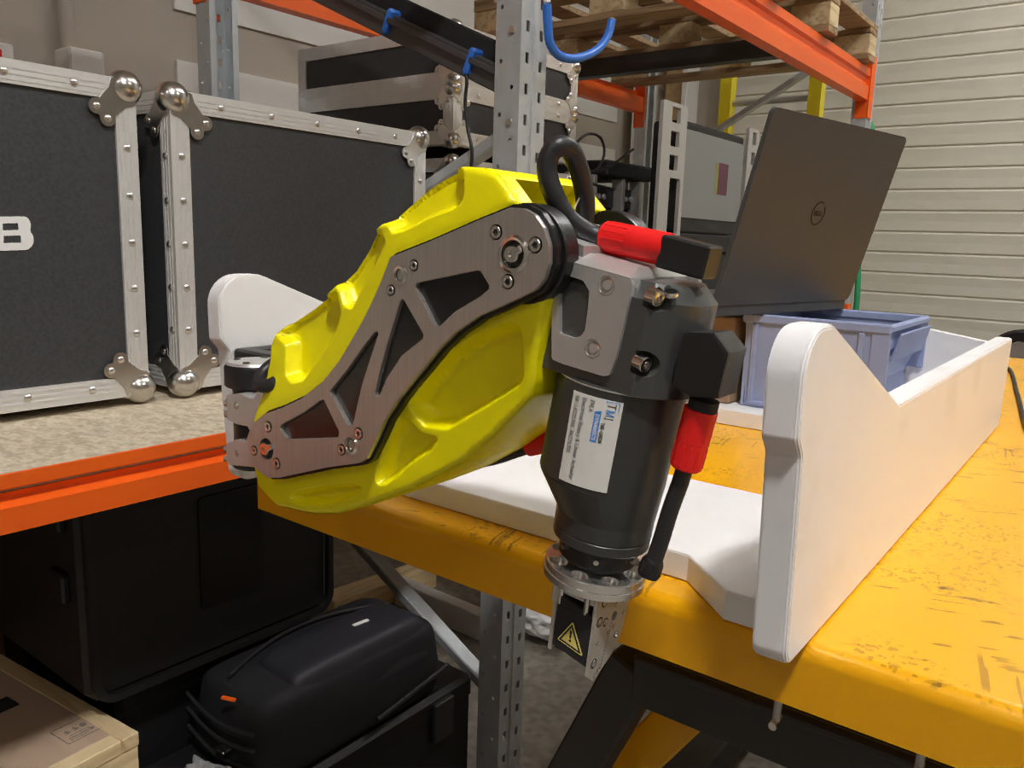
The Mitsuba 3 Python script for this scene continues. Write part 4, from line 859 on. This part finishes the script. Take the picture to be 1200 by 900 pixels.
def ear(y0, y1, z0, z1, ns):
    p = rounded(shapely.box(y0, z0, y1, z1), .010); h_ = []
    w_ = (y1-y0); zz0 = z0+(z1-z0)*.48; step = (z1-zz0)/ns
    for i in range(ns): h_.append(shapely.box(y0+w_*.36, zz0+step*(i+.18), y0+w_*.70, zz0+step*(i+.82)).buffer(-.004).buffer(.004))
    h_.append(shapely.box(y0+w_*.42, z0+.01, y0+w_*.86, zz0-.01).buffer(-.008).buffer(.008))
    return yz(p.difference(shapely.union_all(h_)), mx, mx+.012, .0015)
for (y0, y1) in ((my0-.145, my0+.010), (my1+.004, my1+.10)): obj('slotted_handle', ear(y0, y1, mz0-.02, mz1+.035, 3), M_MILL, mt, 25)
obj('lower_frame', box(mx-.10, mx-.002, my0-.10, my1+.09, mz0-.06, mz0-.001, .004), M_DKBOX, mt)
obj('stand', cat(box(mx-.16, mx-.012, my0-.10, my1+.09, ZD+.0005, mz0-.0601, .006)), M_DKBOX, mt)
ru = thing('rack_unit', 'open black and silver equipment rack with connector panels left of the monitor', 'equipment rack')
ry0, ry1 = 2.21, 2.52; rx = -1.42; rz1 = CZ+.205
obj('body', box(-1.80, rx-.012, ry0, ry1, ZD+.0005, rz1-.03, .004), M_DKBOX, ru)
for q in (ry0, ry0+.175, ry1-.02): obj('side_frame', box(rx-.0115, rx+.03, q, q+.02, ZD+.0005, rz1, .002), M_MILL, ru)
obj('top_tray', box(-1.72, rx+.04, ry0+.06, ry1+.05, rz1+.001, rz1+.05, .006), M_MATTE, ru)
for j in range(4):
    for q in (ry0+.0215, ry0+.1965):
        pz = rz1-.02-.075*(j+1); k_ = obj('patch_panel', box(rx-.0115, rx-.002, q, q+.107 if q > ry0+.1 else q+.152, pz, pz+.065, .001), M_DKBOX, ru)
        for i in range(3): obj('jack', cyl([rx-.0025, q+.022+.032*i, pz+.033], [rx+.005, q+.022+.032*i, pz+.033], .009, 16, .001), M_MILL, k_)
lp0 = [at(a, b, 'X', -1.35) for a, b in ((742,175),(712,196),(690,200),(676,188),(676,168),(690,157),(704,162),(708,180),(700,198),(682,206),(690,214),(720,222))]
single('loose_cable', tube(np.array(lp0), .004, 8), M_RUBBER, 'thin black cable looped above the equipment rack', 'cable')
# yellow ladder at the rack's far end
ld = thing('ladder', 'yellow fibreglass ladder standing behind the far end of the rack', 'ladder')
la, lb = at(853, 95, 'Y', 3.96), at(956, 112, 'Y', 3.96)
for q in (la, lb):
    k_ = obj('rail', cat(box(q[0]-.030, q[0]+.030, 3.94, 3.948, 0, 2.6, .001), box(q[0]-.030, q[0]-.022, 3.94, 4.0, 0, 2.6, .001), box(q[0]+.022, q[0]+.030, 3.94, 4.0, 0, 2.6, .001)), M_FRP, ld, False)
for z in np.arange(.28, 2.5, .28): obj('rung', cyl([la[0]+.02, 3.975, z], [lb[0]-.02, 3.975, z], .014, 14), M_MILL, ld)
gh = [at(a, b, 'Y', 3.80) for a, b in ((1000,150),(1010,140),(1020,146),(1022,165),(1016,200),(1010,250),(1006,300),(1005,340),(1003,365),(1001,400))]
single('green_hose', tube(np.array(gh), .013, 12), M_GREEN, 'green hose hanging at the far end of the rack by the door', 'hose')
wc = at(1190, 415, 'Y', 2.6); a_ = np.linspace(0, 2*math.pi, 40)
wl = thing('cart_wheel', 'black rubber wheel behind the table at the right edge', 'wheel')
wr = .10
obj('tyre', lathe([(wr*.68, -.02), (wr*.92, -.022), (wr, -.012), (wr, .012), (wr*.92, .022), (wr*.68, .02), (wr*.68, -.02)], [wc[0]+.02, 2.6, wc[2]-.03], [0.2, 1, 0], 40), M_RUBBER, wl)
obj('hub', lathe([(0, -.016), (wr*.66, -.016), (wr*.66, .016), (0, .016)], [wc[0]+.02, 2.6, wc[2]-.03], [0.2, 1, 0], 32), M_MILL, wl)
obj('axle_post', box(wc[0]+.0, wc[0]+.04, 2.63, 2.66, .0, wc[2]-.0, .004), M_DKSTEEL, wl)
tc = [at(a, b, 'Z', ZT+.0035) for a, b in ((1172,405),(1182,432),(1192,460),(1200,492),(1215,540))]
tc[0] = tc[0]*0+np.array([tc[1][0]-.05, tc[1][1]+.06, ZT+.0035])
single('table_cable', tube(np.array(tc), .0032, 8), M_RUBBER, 'thin black cable lying on the yellow table behind the right end plate', 'cable')
